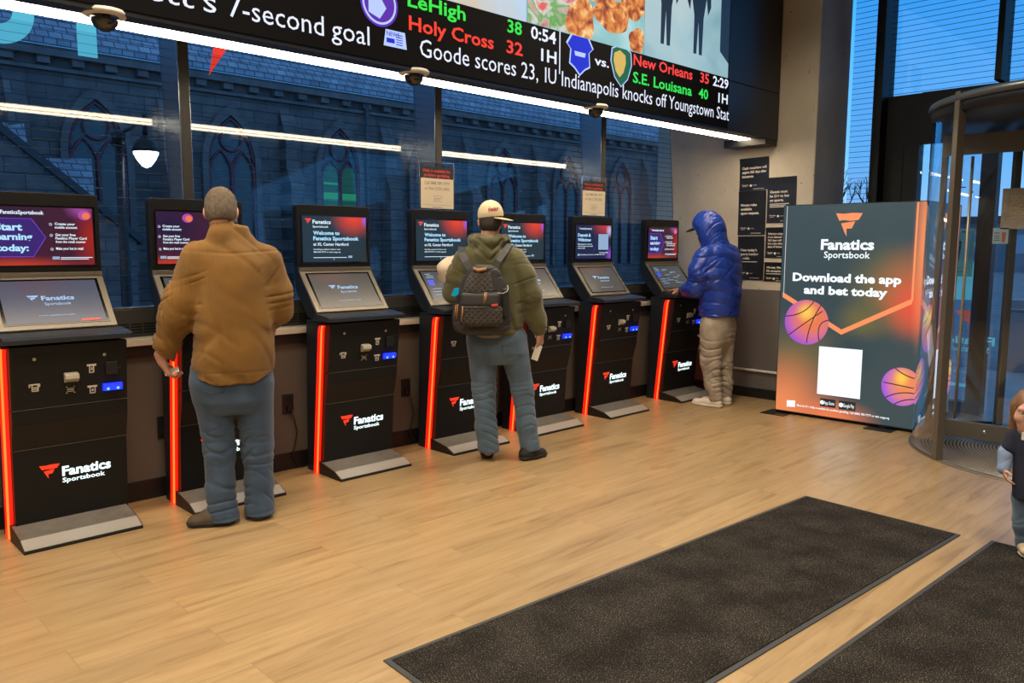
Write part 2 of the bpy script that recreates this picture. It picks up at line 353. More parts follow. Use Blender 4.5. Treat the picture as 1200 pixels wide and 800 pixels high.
def arch(cx, w_, zs, za, n=9):
    """right half then left half of a pointed arch, from the springing line"""
    h = za-zs; rr = (w_*w_/4+h*h)/w_; out = []
    for k in range(n+1):
        a = math.asin(min(1, h/rr))*k/n; out.append((cx+w_/2-rr+rr*math.cos(a), zs+rr*math.sin(a)))
    return out+[(2*cx-p[0], p[1]) for p in out[-2::-1]]
for k in range(-4, 9):
    cx = 8.42+2.86*k
    outer = arch(cx, 1.40, 3.35, 4.66); inner = arch(cx, 1.12, 3.35, 4.42)
    mb = MB()
    pts_o = [(cx+.70, .9)]+outer+[(cx-.70, .9)]; pts_i = [(cx+.56, .9)]+inner+[(cx-.56, .9)]
    n = len(pts_o)
    for y0, y1 in ((17.88, 18.02),):
        for i in range(n-1):
            a, b, c, d = pts_o[i], pts_o[i+1], pts_i[i+1], pts_i[i]
            mb.quad(L(a[0], y0, a[1]), L(d[0], y0, d[1]), L(c[0], y0, c[1]), L(b[0], y0, b[1]))
            mb.quad(L(a[0], y0, a[1]), L(b[0], y0, b[1]), L(b[0], y1, b[1]), L(a[0], y1, a[1]))
            mb.quad(L(d[0], y0, d[1]), L(d[0], y1, d[1]), L(c[0], y1, c[1]), L(c[0], y0, c[1]))
    wn = mb.build('arched_window', M_dress, ch)
    MB().prism([(p[0]-CH.x, p[1]) for p in pts_i], 1, -.035, -.02).build('pane', M_lead, wn)
    tr = MB()
    for sx_ in (-1, 1): tr.tube([L(cx+sx_*.53, 17.93, z) for z in (.9, 3.3)], .04, n=6)
    tr.tube([L(cx, 17.93, .9), L(cx, 17.93, 3.35)], .045, n=6)
    for s_ in (-1, 1):
        ar = arch(cx+s_*.265, .53, 3.05, 3.62, 6); tr.tube([L(p[0], 17.93, p[1]) for p in ar], .03, n=6)
    tr.tube([L(cx+.25*math.cos(a), 17.93, 3.86+.25*math.sin(a)) for a in [2*math.pi*q/16 for q in range(17)]], .028, n=6)
    tr.tube([L(p[0], 17.93, p[1]) for p in arch(cx, 1.06, 3.35, 4.34)], .035, n=6)
    tr.build('tracery', M_redw, wn)
    if k == 1:      # the one window with a light on behind it
        g = MB()
        for a, b, c, d in ((-.47, -.06, 2.62, 2.82), (.06, .47, 2.62, 2.80), (-.47, -.06, 3.0, 3.06), (.1, .4, 2.45, 2.50), (-.45, -.1, 2.44, 2.50)): g.box(L(cx+a, 17.945, c), L(cx+b, 17.955, d))
        g.build('lit_pane', glow('green_lit_glass', (.02, .30, .13), .9), wn)
        g = MB()
        for a, b in ((-.47, -.05), (.05, .47)): g.box(L(cx+a, 17.957, 2.3), L(cx+b, 17.962, 3.45))
        g.build('dim_pane', glow('dim_green_glass', (.01, .10, .06), .7), wn)
    bx = cx+1.43
    bt = MB().prism([(17.50-CH.y, -.06), (17.50-CH.y, 2.9), (17.70-CH.y, 3.3), (17.70-CH.y, 4.0), (18.-CH.y, 4.72), (18.-CH.y, -.06)], 0, bx-.18-CH.x, bx+.18-CH.x)
    bt.build('buttress', M_stone, ch)
for x in (12.07, 20.8): MB().tube([L(x, 17.86, -.06), L(x, 17.86, 5.2)], .06, n=8).build('downpipe', M_pipe, ch)
# side porch with slate slopes, left
pc = ch     # the side porch belongs to the church
P = lambda px, py, Y, dy=0: (at(px, py, Y=Y)[0]-CH.x, Y-CH.y+dy, at(px, py, Y=Y)[2])
a, b = P(-160, 28, 16.), P(160, 283, 16.)
mb = MB(); poly = [(a[0], -.06), (a[0], a[2]), (b[0], b[2]), (b[0], -.06)]; mb.prism(poly, 1, -2., -1.55); mb.build('gable_wall', M_stone, pc)
mb = MB(); mb.prism([(a[0], a[2]), (a[0], a[2]+.16), (b[0]+.1, b[2]+.1), (b[0]+.1, b[2]-.06)], 1, -2.08, -1.5); mb.build('coping', mat('dark_coping', (.08, .085, .09), .8), pc)
t0, t1 = P(20, 184, 17.9), P(107, 186, 17.9); b0, b1 = P(20, 262, 16.5), P(113, 262, 16.5)
mb = MB(); mb.add([t0, t1, b1, b0]+[(v[0], v[1]+.05, v[2]-.08) for v in (t0, t1, b1, b0)], [(0, 3, 2, 1), (4, 5, 6, 7), (0, 1, 5, 4), (1, 2, 6, 5), (2, 3, 7, 6), (3, 0, 4, 7)]); mb.build('lean_to_roof', M_slate, pc)
t0, t1 = P(-30, 148, 17.8), P(27, 140, 17.8); b0, b1 = P(-30, 168, 17.2), P(32, 168, 17.2)
mb = MB(); mb.add([t0, t1, b1, b0]+[(v[0], v[1]+.05, v[2]-.08) for v in (t0, t1, b1, b0)], [(0, 3, 2, 1), (4, 5, 6, 7), (0, 1, 5, 4), (1, 2, 6, 5), (2, 3, 7, 6), (3, 0, 4, 7)]); mb.build('upper_roof', M_slate, pc)
# street lamp
YL = 10.
g = at(171, 178, Y=YL); px_ = at(143, 240, Y=YL)[0]
sl = thing('street_lamp', 'lit street lamp with curved arm and teardrop globe outside the left window', 'street lamp', (px_, YL, -.06))
q = lambda x, z: (x-px_, 0, z+.06)
M_iron = mat('black_iron', (.012, .014, .016), .45)
mb = MB().tube([(0, 0, 0), (0, 0, .35), (0, 0, .45), (0, 0, 2.75)], [.13, .11, .065, .045], n=12); mb.tube([(0, 0, 2.7), (0, 0, 2.82), (0, 0, 2.86)], [.065, .08, .02], n=12); mb.build('pole', M_iron, sl)
top = g.z+.33
mb = MB().tube([q(px_, 2.55), q(px_+.05, 2.78), q(px_+.16, top-.06), q(g.x-.08, top+.02), q(g.x, top)], .022, n=8); mb.tube([q(g.x, top-.16), q(g.x, top+.10)], .03, n=8); mb.build('arm', M_iron, sl)
mb = MB().lathe([(.0, .20), (.05, .19), (.10, .13), (.145, .04), (.15, 0), (.0, 0)], q(g.x, g.z), n=20); mb.build('hood', M_iron, sl)
mb = MB().lathe([(.0, -.19), (.05, -.165), (.10, -.10), (.135, -.03), (.14, 0), (.0, 0)], q(g.x, g.z), n=20); mb.build('globe', glow('lamp_globe', (.85, 1., .95), 6.), sl)
# beyond the doors: low building, ramp wall, bare tree, pole
a, b = at(1078, 254, X=60), at(1165, 252, X=60)
bd = thing('low_building', 'low dark building on the horizon seen through the revolving door', 'building', (60, (a.y+b.y)/2, -.06))
hw = abs(a.y-b.y)/2+9
mb = MB().box((0, -hw, 0), (8, hw, a.z-.5)); mb.build('wall', mat('far_wall', (.20, .22, .25), .8, var=.2, vscale=.6), bd)
mb = MB().box((-.3, -hw-.3, a.z-.5), (8.3, hw+.3, a.z)); mb.build('roof', mat('far_roof', (.03, .04, .06), .7), bd)
for k in range(7):
    f = MB().box((-.05, -hw+2+k*4., 1.2), (.0, -hw+4+k*4., 2.4)).build('window', mat('far_window', (.3, .4, .5), .2), bd)
a = at(1178, 345, X=11.2)
rw = thing('ramp_wall', 'pale concrete ramp wall with a handrail outside the doors', 'wall', (11.2, a.y-2.5, -.06))
mb = MB().box((0, -2.5, 0), (.2, 2.5, a.z+.0), bev=.01); mb.build('panel', mat('pale_ramp', (.42, .44, .48), .7), rw)
z = at(1190, 364, X=11.0).z
mb = MB().tube([(-.2, -2.5, z+.06), (-.2, 2.4, z+.06)], .025, n=10)
for y in (-2.2, -.8, .7, 2.2): mb.tube([(-.2, y, z+.06), (0.02, y, z-.04)], .012, n=6)
mb.build('handrail', M_silver, rw)
a = at(1124, 218, X=40)
lp = thing('light_pole', 'thin light pole on the skyline beyond the revolving door', 'light pole', (40, a.y, -.06))
MB().tube([(0, 0, 0), (0, 0, a.z)], [.035, .018], n=8).build('pole', M_iron, lp)
MB().box((-.05, -.28, a.z-.02), (.05, .28, a.z+.02)).build('lamp_head', M_iron, lp)
def twig(mb, p, d, l, r, n):
    e_ = p+d*l; mb.tube([p, (p+e_)/2+Vector((random.uniform(-1, 1), random.uniform(-1, 1), 0))*l*.06, e_], [r, r*.85, r*.7], n=5)
    if n:
        for k in range(3):
            v = (d+Vector((random.uniform(-.7, .7), random.uniform(-.7, .7), random.uniform(-.15, .5)))).normalized(); twig(mb, p+d*l*random.uniform(.55, 1.), v, l*random.uniform(.55, .8), r*.6, n-1)
a = at(1000, 200, X=20)
tr = thing('bare_tree', 'leafless tree outside behind the tall narrow window by the concrete column', 'tree', (20, a.y, -.06))
mb = MB(); twig(mb, Vector((0, 0, 0)), Vector((0, 0, 1)), 1.5, .09, 5); mb.build('branches', mat('bark', (.05, .045, .045), .9), tr)
# ------------------------------------------------------------------ strip light and video wall overhead
X3, Y3 = (1, 0, 0), (0, 1, 0); Z3 = (0, 0, 1)
t = thing('linear_light', 'long warm white strip light running along the soffit above the kiosks', 'strip light', (1.1, 4.05, 2.5))
MB().box((-6.0, -.075, -.004), (6.03, .075, 0), bev=.001).build('channel', M_blackm, t)
MB().box((-5.99, -.066, -.012), (6.02, .066, -.004), bev=.002).build('diffuser', glow('strip_diffuser', (1., .80, .54), 20.), t)
YV = 3.82
vw = thing('video_wall', 'big video wall above the kiosks with scores, news ticker and pictures', 'video wall', (2., YV, 2.5))
V = lambda px, py: at(px, py, Y=YV)-Vector((2., YV, 2.5))+Vector((0, -.004, 0))
zi = V(854, 92.5).z+.0; xr = V(854, 100).x
M_panel = mat('blue_black_panel', (.012, .018, .030), .35, bump=.03, bscale=90)
mb = MB().box((xr+.004, 0, zi-.008), (5.19, .10, 1.78), bev=.003); mb.box((xr+.004, 0, -.015), (5.19, .10, zi-.014), bev=.003); mb.build('end_panel', M_panel, vw)
MB().box((-7., .002, -.02), (xr, .10, 1.78)).build('cabinet', M_blackm, vw)
MB().box((-7., -.003, .004), (xr, .002, zi)).build('display', mat('led_black', (.006, .006, .007), .9, spec=.08), vw)
LW = glow('led_white', (.80, .84, 1.), 1.05); LR = glow('led_red', (.95, .045, .02), 1.05); LG = glow('led_green', (.03, .80, .06), 1.)
def vline(mb, s, pa, pb, cap, bold=.012, mi=0):
    a, b = V(*pa), V(*pb); write(mb, s, (a.x, -.005, a.z), X3, Z3, cap, b.x-a.x, bold=bold, mi=mi)
mb = MB(); zt = V(491.5, 65).z; zt = .068
tick = lambda s, x0, x1, b=.008: write(mb, s, (V(x0, 40).x, -.005, zt), X3, Z3, .108, V(x1, 40).x-V(x0, 40).x, bold=b)
def tk(s, x0, y0, x1, y1):
    a, b = V(x0, y0), V(x1, y1); write(mb, s, (a.x, -.005, zt), X3, Z3, .098, b.x-a.x, bold=.0)
tk("Barnett's", 60, -30, 253, 12); tk('7-second', 267, 0, 379, 36); tk('goal', 388, 40, 432.5, 49); tk('Goode scores 23,', 491.5, 65, 630, 95); tk('IU Indianapolis knocks off', 638, 98.6, 780.5, 127); tk('Youngstown Stat', 783, 128, 853.4, 143.4)
mb.build('ticker_text', LW, vw)
z1 = .203; z2 = .330
mb = MB()
def row(s, x0, x1, z, y, mi, cap=.085, b=.02):
    a, c = V(x0, y), V(x1, y); write(mb, s, (a.x, -.005, z), X3, Z3, cap, c.x-a.x, bold=b, mi=mi)
def rowy(s, x0, y0, x1, y1, z, mi, cap=.080, b=.02):
    a, c = V(x0, y0), V(x1, y1); write(mb, s, (a.x, -.005, z), X3, Z3, cap, c.x-a.x, bold=b, mi=mi)
rowy('LeHigh', 477, 2, 545, 19, z2, 1); rowy('Holy Cross', 478.5, 28, 578, 53, z1, 2)
rowy('38', 594, 33, 611, 37, z2, 1); rowy('32', 593, 59, 612, 64, z1, 2)
rowy('0:54', 621.5, 42, 651, 49.5, z2, 0); rowy('1H', 633.5, 70, 651.5, 74, z1, 0)
rowy('vs.', 696, 79, 713, 83, z1+.06, 0, .06)
rowy('New Orleans', 741.7, 77.5, 810.7, 94.3, z2, 2); rowy('S.E. Louisana', 741, 97, 810, 114.4, z1, 1)
rowy('35', 819.8, 98, 830, 100, z2, 2); rowy('2:29', 834.7, 102, 852.8, 104, z2, 0)
rowy('40', 818, 117, 829, 118.5, z1, 1); rowy('1H', 841, 121, 852, 123.5, z1, 0)
d = V(655.5, 60); mb.box((d.x-.004, -.005, z1-.06), (d.x+.004, -.003, z2+.12), 0)
mb.build('score_text', [LW, LG, LR], vw)
# round, pointed and shield-shaped team badges
LV = glow('led_violet', (.10, .02, .42), 1.); LB = glow('led_blue', (.01, .02, .62), 1.); LP = glow('led_pale', (.50, .62, 1.), 1.); LY = glow('led_gold', (.78, .52, .10), .9); LD = glow('led_dark_green', (.01, .12, .04), 1.)
mb = MB(); c = V(444, 4); disc(mb, (c.x, -.005, c.z), X3, Z3, .125, 0, 32); disc(mb, (c.x, -.0055, c.z), X3, Z3, .112, 1, 32); disc(mb, (c.x, -.006, c.z), X3, Z3, .10, 0, 32)
disc(mb, (c.x-.02, -.0065, c.z-.02), X3, Z3, .065, 1, 5); mb.build('round_badge', [LV, LP], vw)
mb = MB(); c = V(679, 63); k = .0
pts = [(1.0*x, .84*z) for x, z in ((-.13, .06), (-.08, .14), (0, .18), (.08, .14), (.13, .06), (.09, .02), (.10, -.09), (.05, -.12), (0, -.17), (-.05, -.12), (-.10, -.09), (-.09, .02))]
mb.poly([(c.x+x*1.12, -.005, c.z+z*1.06) for x, z in pts], 1); mb.poly([(c.x+x, -.006, c.z+z*.96) for x, z in pts], 0); mb.poly([(c.x+x, -.0065, c.z-.02+z) for x, z in ((-.06, .03), (.06, .03), (.05, .0), (-.05, .0))], 1); mb.build('pointed_badge', [LB, LP], vw)
mb = MB(); c = V(727.5, 77)
pts = [(1.05*x, .86*z) for x, z in ((-.10, .12), (0, .17), (.10, .12), (.11, .02), (.07, -.10), (0, -.17), (-.07, -.10), (-.11, .02))]
mb.poly([(c.x+x*1.1, -.005, c.z+z*1.06) for x, z in pts], 1); mb.poly([(c.x+x, -.0055, c.z+z) for x, z in pts], 0); mb.poly([(c.x-.02+x*.62, -.006, c.z+.01+z*.66) for x, z in pts], 2); mb.build('shield_badge', [LD, LP, LY], vw)
mb = MB(); a, b = V(449, 56), V(476, 44)
zb, zu = V(449, 53).z, V(452, 34).z
mb.poly([(a.x, -.005, zb), (b.x, -.005, zb), (b.x-.012, -.005, zu), (a.x+.015, -.005, zu)], 0); mb.quad((a.x+.02, -.0055, zb+.02), (a.x+.075, -.0055, zb+.02), (a.x+.075, -.0055, zu-.045), (a.x+.02, -.0055, zu-.045), 1)
for k in range(5): bar(mb, (a.x+.085, -.0055, zb+.015+k*.013), X3, Z3, .045, .005, 1)
write(mb, 'NEWS', (a.x+.022, -.0055, zu-.033), X3, Z3, .024, .085, mi=1); mb.build('newspaper_icon', [LP, LB], vw)
# pictures along the top of the wall
def pic(name, x0, x1, m):
    a, b = V(x0, 30), V(x1, 30); o = MB().box((a.x, -.008, zi+.004), (b.x, -.002, 1.75)).build(name, m, vw); return a.x, b.x
def noise_glow(name, stops, scale, st=1., dist=.6, detail=3.):
    m = bpy.data.materials.new(name); m.use_nodes = True; t = NT(m); b = t.n['Principled BSDF']; b.inputs['Base Color'].default_value = (.01, .01, .01, 1)
    tc = t.new('ShaderNodeTexCoord'); n = t.new('ShaderNodeTexNoise', Scale=scale, Detail=detail); n.inputs['Distortion'].default_value = dist; t.ln(tc.outputs['Object'], n.inputs['Vector'])
    r = t.new('ShaderNodeValToRGB'); e = r.color_ramp.elements; e[0].position = stops[0][0]; e[0].color = (*stops[0][1], 1); e[1].position = stops[-1][0]; e[1].color = (*stops[-1][1], 1)
    for p, c in stops[1:-1]: q = e.new(p); q.color = (*c, 1)
    t.ln(n.outputs[0], r.inputs[0]); t.ln(r.outputs[0], b.inputs['Emission Color']); b.inputs['Emission Strength'].default_value = st
    return m
pic('picture_pale', 300, 616, noise_glow('pale_picture', [(.3, (.30, .45, .62)), (.5, (.45, .62, .80)), (.7, (.60, .52, .42))], 1.2))
xa, xb = pic('picture_food', 617, 754, noise_glow('teal_tray', [(.3, (.16, .38, .40)), (.55, (.30, .58, .60)), (.7, (.45, .70, .72))], 3.))
M_wing = noise_glow('glazed_chicken', [(.32, (.16, .02, .005)), (.45, (.55, .12, .02)), (.56, (.85, .34, .07)), (.68, (1., .72, .34))], 12., .95)
M_veg = noise_glow('mixed_peppers', [(.30, (.75, .04, .03)), (.42, (.60, .50, .45)), (.50, (.10, .42, .06)), (.58, (.75, .75, .70)), (.68, (.85, .10, .10))], 6., .85)
mb = MB(); n = 22
mb.poly([(xa+.002, -.0085, zi+.006), (xa+.42, -.0085, zi+.006), (xa+.55, -.0085, zi+.25), (xa+.48, -.0085, zi+.7), (xa+.002, -.0085, zi+.7)]); mb.build('picture_peppers', M_veg, vw)
def blob(cx, cz, rx, rz, seed):
    rn = random.Random(seed); ph = [rn.uniform(0, 6) for _ in range(4)]; o = []
    for k in range(28):
        a = 2*math.pi*k/28; r = 1+.10*math.sin(2*a+ph[0])+.09*math.sin(3*a+ph[1])+.05*math.sin(5*a+ph[2])
        o.append((min(max(cx+rx*r*math.cos(a), xa+.003), xb-.003), -.0092-seed*.00005, max(cz+rz*r*math.sin(a), zi+.006)))
    return o
for i, (fx, fz, rx, rz) in enumerate(((.42, .12, .16, .14), (.70, .24, .19, .12), (.93, .10, .10, .09), (.57, .42, .16, .12), (.90, .42, .16, .14), (.36, .48, .16, .17), (.74, .58, .17, .11))):
    MB().poly(blob(xa+(xb-xa)*fx, zi+fz*.86, rx, rz, i)).build('picture_chicken_wing', M_wing, vw)
xa, xb = pic('picture_players', 755, 854, noise_glow('pale_court', [(.3, (.22, .42, .48)), (.5, (.40, .60, .66)), (.7, (.52, .66, .68))], 1.3, .9))
M_dk = glow('picture_dark', (.012, .022, .035), 1.); mb = MB()  # blue-black of the dark figures in the picture
for cx in (.22, .60):
    X = xa+(xb-xa)*cx
    for p in ([(-.26, .62), (-.27, .40), (-.20, .33), (-.17, .45), (-.10, .30), (-.10, .02), (-.03, .02), (.0, .26), (.03, .02), (.10, .02), (.12, .30), (.18, .45), (.22, .33), (.29, .40), (.27, .62)],):
        mb.poly([(X+x*.62, -.0092, zi+.1+z*1.05) for x, z in p])
mb.poly([(xb-.14, -.0092, zi+.2), (xb-.002, -.0092, zi+.12), (xb-.002, -.0092, zi+.7), (xb-.14, -.0092, zi+.7)])
mb.build('picture_figures', M_dk, vw)
# dome cameras hanging from the soffit
for i, ((px, py), lb) in enumerate(zip(((122, 12), (485, 86), (698, 130)), ('leftmost of the three dome cameras under the soffit, near the left edge', 'middle dome camera under the soffit, below the newspaper icon of the video wall', 'rightmost of the three dome cameras, under the video wall near the concrete wall'))):
    p = at(px, py, Z=2.49)
    d = thing('dome_camera', lb, 'security camera', (p.x*3.883/p.y, 3.883, 2.5), group='dome cameras under the soffit')
    MB().lathe([(0, 0), (.085, 0), (.092, -.012), (.088, -.022), (.055, -.026), (0, -.026)], n=28).build('base', M_white, d)
    MB().lathe([(.058, -.024), (.058, -.035), (.052, -.058), (.036, -.078), (.015, -.088), (0, -.09)], n=28).build('dome', mat('smoked_dome', (.012, .012, .014), .08, spec=.8), d)
# lettering stuck on the outside of the glass
GL = 5.045
M_vin = glow('lit_sign_blue', (.10, .50, .68), 1.); M_vinr = glow('lit_sign_red', (.85, .05, .035), 1.)
a = at(-30, 52, Y=GL); c0 = at(-2, 20, Y=GL)
def ring_letter(o, pts, th=.004): return MB().prism(pts, 1, -th, th)
# U: two stems joined by a half ring
p = at(100, 64, Y=GL); zb = p.z-.01
cx = at(-4, 20, Y=GL).x; ro, ri = at(40, 20, Y=GL).x-cx, at(15, 20, Y=GL).x-cx
out = [(ro*math.cos(a_), ro*math.sin(a_)) for a_ in [math.pi+math.pi*k/20 for k in range(21)]]; inn = [(ri*math.cos(a_), ri*math.sin(a_)) for a_ in [2*math.pi-math.pi*k/20 for k in range(21)]]
pts = [(-ro, .45)]+out+[(ro, .45), (ri, .45)]+inn+[(-ri, .45)]
u = MB().prism(pts, 1, -.002, .002).build('window_letter', M_vin); u.location = (cx, GL, zb+ro); tag(u, 'lit pale blue sign letter U outside the window, cut by the left edge', 'letter')
xs = (at(89, 20, Y=GL).x, at(114, 60, Y=GL).x)
tt = MB().prism([(xs[0]-p.x, 0), (xs[1]-p.x, 0), (xs[1]-p.x, .5), (xs[1]-p.x+.09, .5), (xs[1]-p.x+.09, .58), (xs[0]-p.x-.09, .58), (xs[0]-p.x-.09, .5), (xs[0]-p.x, .5)], 1, -.002, .002).build('window_letter', M_vin)
tt.location = (p.x, GL, zb); tag(tt, 'lit pale blue sign letter T outside the window, right of the U', 'letter')
q0 = at(245, 88, Y=GL); q1, q2 = at(251, 50, Y=GL), at(269, 53, Y=GL)
rf = MB().prism([(0, 0), (q2.x-q0.x, q2.z-q0.z), (q2.x-q0.x+.08, .30), (q1.x-q0.x-.0, .30), (q1.x-q0.x, q1.z-q0.z)], 1, -.002, .002).build('window_flag_mark', M_vinr); rf.location = (q0.x, GL, q0.z); tag(rf, 'red pointed tip of a flag mark on the second window pane', 'window mark')
# ------------------------------------------------------------------ betting kiosks
W0, W1 = -.015, .545
YK = 4.58
XK = [.914, 1.739, 2.669, 3.593, 4.451, 5.355, 6.42]
M_k = mat('kiosk_black', (.0085, .0087, .0092), .42, bump=.05, bscale=260, spec=.35)
M_kside = mat('kiosk_side', (.012, .017, .023), .42, spec=.35)
M_kfront = mat('kiosk_front_panel', (.0070, .0070, .0075), .48, bump=.06, bscale=300, spec=.28)
M_kband = mat('kiosk_brown_band', (.014, .010, .0075), .55, spec=.3)
M_bronze = mat('bronze_bezel', (.185, .165, .135), .38, .35)
M_shelf = mat('kiosk_shelf', (.018, .022, .030), .28)
M_glassk = mat('screen_glass', (.004, .004, .005), .12, spec=.6)
M_steel = mat('brushed_steel_plate', (.20, .183, .163), .45, .45, var=.22, vscale=9., stretch=(1, 1, 1))
M_steel2 = mat('polished_steel_lip', (.40, .38, .355), .40, .3)
M_rim = mat('black_rubber_rim', (.006, .006, .006), .5)
M_icon = mat('etched_icon', (.60, .55, .47), .5)
M_chute = mat('chute_metal', (.46, .41, .33), .4, .2)
G_core = glow('red_strip_core', (1., .075, .010), 4.2); G_halo = glow('red_strip_diffuser', (1., .008, .002), 1.5)
G_blue = glow('blue_slot_light', (.01, .03, 1.), 1.6); G_blue2 = glow('blue_slot_lamp', (.05, .35, 1.), 2.2)
G_logo = glow('logo_white', (.82, 1., 1.), 1.5); G_red = glow('logo_red', (1., .035, .012), 1.2)
# front surface of the pedestal, (y, z)
FR = [(-.182, .988), (-.145, .672), (-.137, .597), (-.100, .464), (-.070, .055)]
def fy(z):
    for (y0, z0), (y1, z1) in zip(FR, FR[1:]):
        if z1 <= z <= z0: return y0+(y1-y0)*(z0-z)/(z0-z1)
    return FR[-1][0]
def on_front(mb, x0, x1, z0, z1, d=.002, mi=0, bev=0.):
    """a thin plate lying on the sloping front"""
    ya, yb = fy(z0), fy(z1); mb.add([(x0, ya, z0), (x1, ya, z0), (x1, yb, z1), (x0, yb, z1), (x0, ya-d, z0), (x1, ya-d, z0), (x1, yb-d, z1), (x0, yb-d, z1)], [(4, 5, 6, 7), (0, 1, 5, 4), (1, 2, 6, 5), (2, 3, 7, 6), (3, 0, 4, 7)], mi)
def kiosk():
    t = thing('betting_kiosk', 'x', 'betting kiosk', (0, 0, 0), group='betting kiosks along the window wall')
    # cabinet: side profile
    MB().prism([(0.0, 0), (-.10, .99), (.085, 1.0), (.115, 0)], 0, W0+.004, W1-.004).build('cabinet', M_kside, t)
    mb = MB().prism([(-.205, 1.0), (-.21, 1.012), (-.05, 1.045), (.17, 1.322), (.165, 1.337), (.225, 1.35), (.222, 1.27), (.200, 1.185), (.06, 1.02), (-.05, .995)], 0, W0, W1, bev=.004); mb.build('console', M_kside, t)
    # sloping touch screen
    s = Vector((0, .222, .272)).normalized(); o = Vector((0, -.052, 1.048)); nrm = Vector((0, -s.z, s.y))
    Mx = Matrix(((1, 0, 0, 0), (0, s.y, nrm.y, o.y), (0, s.z, nrm.z, o.z), (0, 0, 0, 1)))
    mb = MB().box((W0+.003, .004, -.004), (W1-.003, .350, .008), bev=.004, M=Mx); bz = mb.build('touch_bezel', M_bronze, t)
    mb = MB().box((W0+.035, .030, .004), (W1-.035, .318, .0095), bev=.002, M=Mx); mb.build('touch_screen', M_glassk, t)
    # overhanging shelf
    MB().prism([(-.222, 1.003), (-.222, 1.026), (-.20, 1.034), (-.045, 1.050), (-.03, 1.0)], 0, W0-.012, W1+.014, bev=.003).build('shelf', M_shelf, t)
    # top screen housing
    b = MB(); zz0, zz1, rr = 1.338, 1.748, .022
    pts = [(W0, zz0), (W1, zz0)]+[(W1-rr+rr*math.cos(a), zz1-rr+rr*math.sin(a)) for a in [math.pi/2*k/5 for k in range(6)]]+[(W0+rr-rr*math.sin(a), zz1-rr+rr*math.cos(a)) for a in [math.pi/2*k/5 for k in range(6)]]
    b.prism(pts, 1, .165, .225, bev=.005); b.box((W0+.06, .225, 1.36), (W1-.06, .238, 1.70), bev=.004); b.build('screen_housing', M_k, t)
    MB().box((W0+.002, .150, 1.312), (W1-.002, .172, 1.336), bev=.004).build('hinge_bar', M_bronze, t)
    MB().box((W0+.028, .160, 1.362), (W1-.020, .167, 1.682), bev=.002).build('display_glass', M_glassk, t)
    # pedestal front: control panel, brown band, lower door
    n = .002
    def slab(z1, z0, name, m, inset=0., dy=0.):
        MB().prism([(fy(z1)+dy, z1), (fy(z0)+dy, z0), (.0, z0), (-.06, z1)], 0, W0+.02+inset, W1-.004-inset, bev=.002).build(name, m, t)
    slab(.988, .674, 'control_panel', M_kfront); slab(.671, .597, 'upper_band', M_kfront); slab(.597, .466, 'brown_band', M_kband)
    slab(.463, .055, 'lower_door', M_kfront)
    mb = MB(); [on_front(mb, W0+.021, W1-.005, z, z+.0014, .0022) for z in (.6718,)]; mb.build('edge_highlight', mat('painted_highlight', (.16, .15, .14), .4), t); mb = MB(); on_front(mb, W0+.021, W1-.005, .4632, .4648, .0022); mb.build('edge_highlight', MATS['painted_highlight'], t)  # pale grey strips paint the highlight along the panel edges
    ld = [c for c in t.children if c.name.startswith('lower_door')][0]; cp = [c for c in t.children if c.name.startswith('control_panel')][0]
    # backlit mark and lettering on the lower door
    def face(z): return fy(z)-.0025
    ux = Vector((1, 0, 0)); dz = Vector((0, fy(.36)-fy(.28), .08)).normalized()
    mb = MB(); write(mb, 'Fanatics', (.222, face(.300), .300), ux, dz, .052, .235, bold=.035); write(mb, 'Sportsbook', (.222, face(.264), .264), ux, dz, .025, .205, bold=.022); mb.build('lettering', G_logo, ld)
    mb = MB(); flagmark(mb, (.118, face(.298), .298), ux, dz, .095, .072); mb.build('flag_mark', G_red, ld)
    # control panel fittings
    mb = MB()
    for x0, x1, z0, z1 in ((.025, .195, .715, .945), (.322, .532, .705, .945)):
        mb = MB()
        for a in ((x0, x1, z1-.002, z1), (x0, x1, z0, z0+.002), (x0, x0+.002, z0, z1), (x1-.002, x1, z0, z1)): on_front(mb, *a, .0012)
        mb.build('access_door', M_slot, cp)
    for x, z in ((.110, .923), (.430, .918)):
        MB().lathe([(0, .004), (.006, .004), (.0085, .002), (.0085, 0)], n=16, M=Matrix.Translation((x, fy(z), z)) @ Matrix.Rotation(R(90), 4, 'X')).build('lock', M_chute, t)
    y = fy(.82)
    MB().prism([(y, .842), (y-.032, .834), (y-.035, .812), (y-.012, .792), (y+.003, .79)], 0, .238, .302, bev=.003).build('receipt_chute', M_chute, t)
    MB().prism([(y, .792), (y-.020, .790), (y-.010, .772), (y+.003, .77)], 0, .243, .297, bev=.002).build('receipt_slot', M_slot, t)
    y = fy(.845)
    MB().box((.432, y-.016, .812), (.492, y+.004, .880), bev=.004).box((.492, y-.010, .838), (.508, y, .850)).build('card_reader', M_rim, t)
    y = fy(.745)
    br = MB().prism([(fy(.73)-.020, .728), (fy(.765)-.024, .764), (fy(.765)+.003, .766), (fy(.73)+.003, .726)], 0, .418, .512, bev=.004).build('bill_slot', G_blue, t)
    mb = MB()
    for x in (.440, .488): mb.lathe([(0, .006), (.005, .005), (.008, 0)], n=12, M=Matrix.Translation((x, fy(.738)-.022, .738)) @ Matrix.Rotation(R(90), 4, 'X'))
    mb.build('slot_lamp', G_blue2, br)
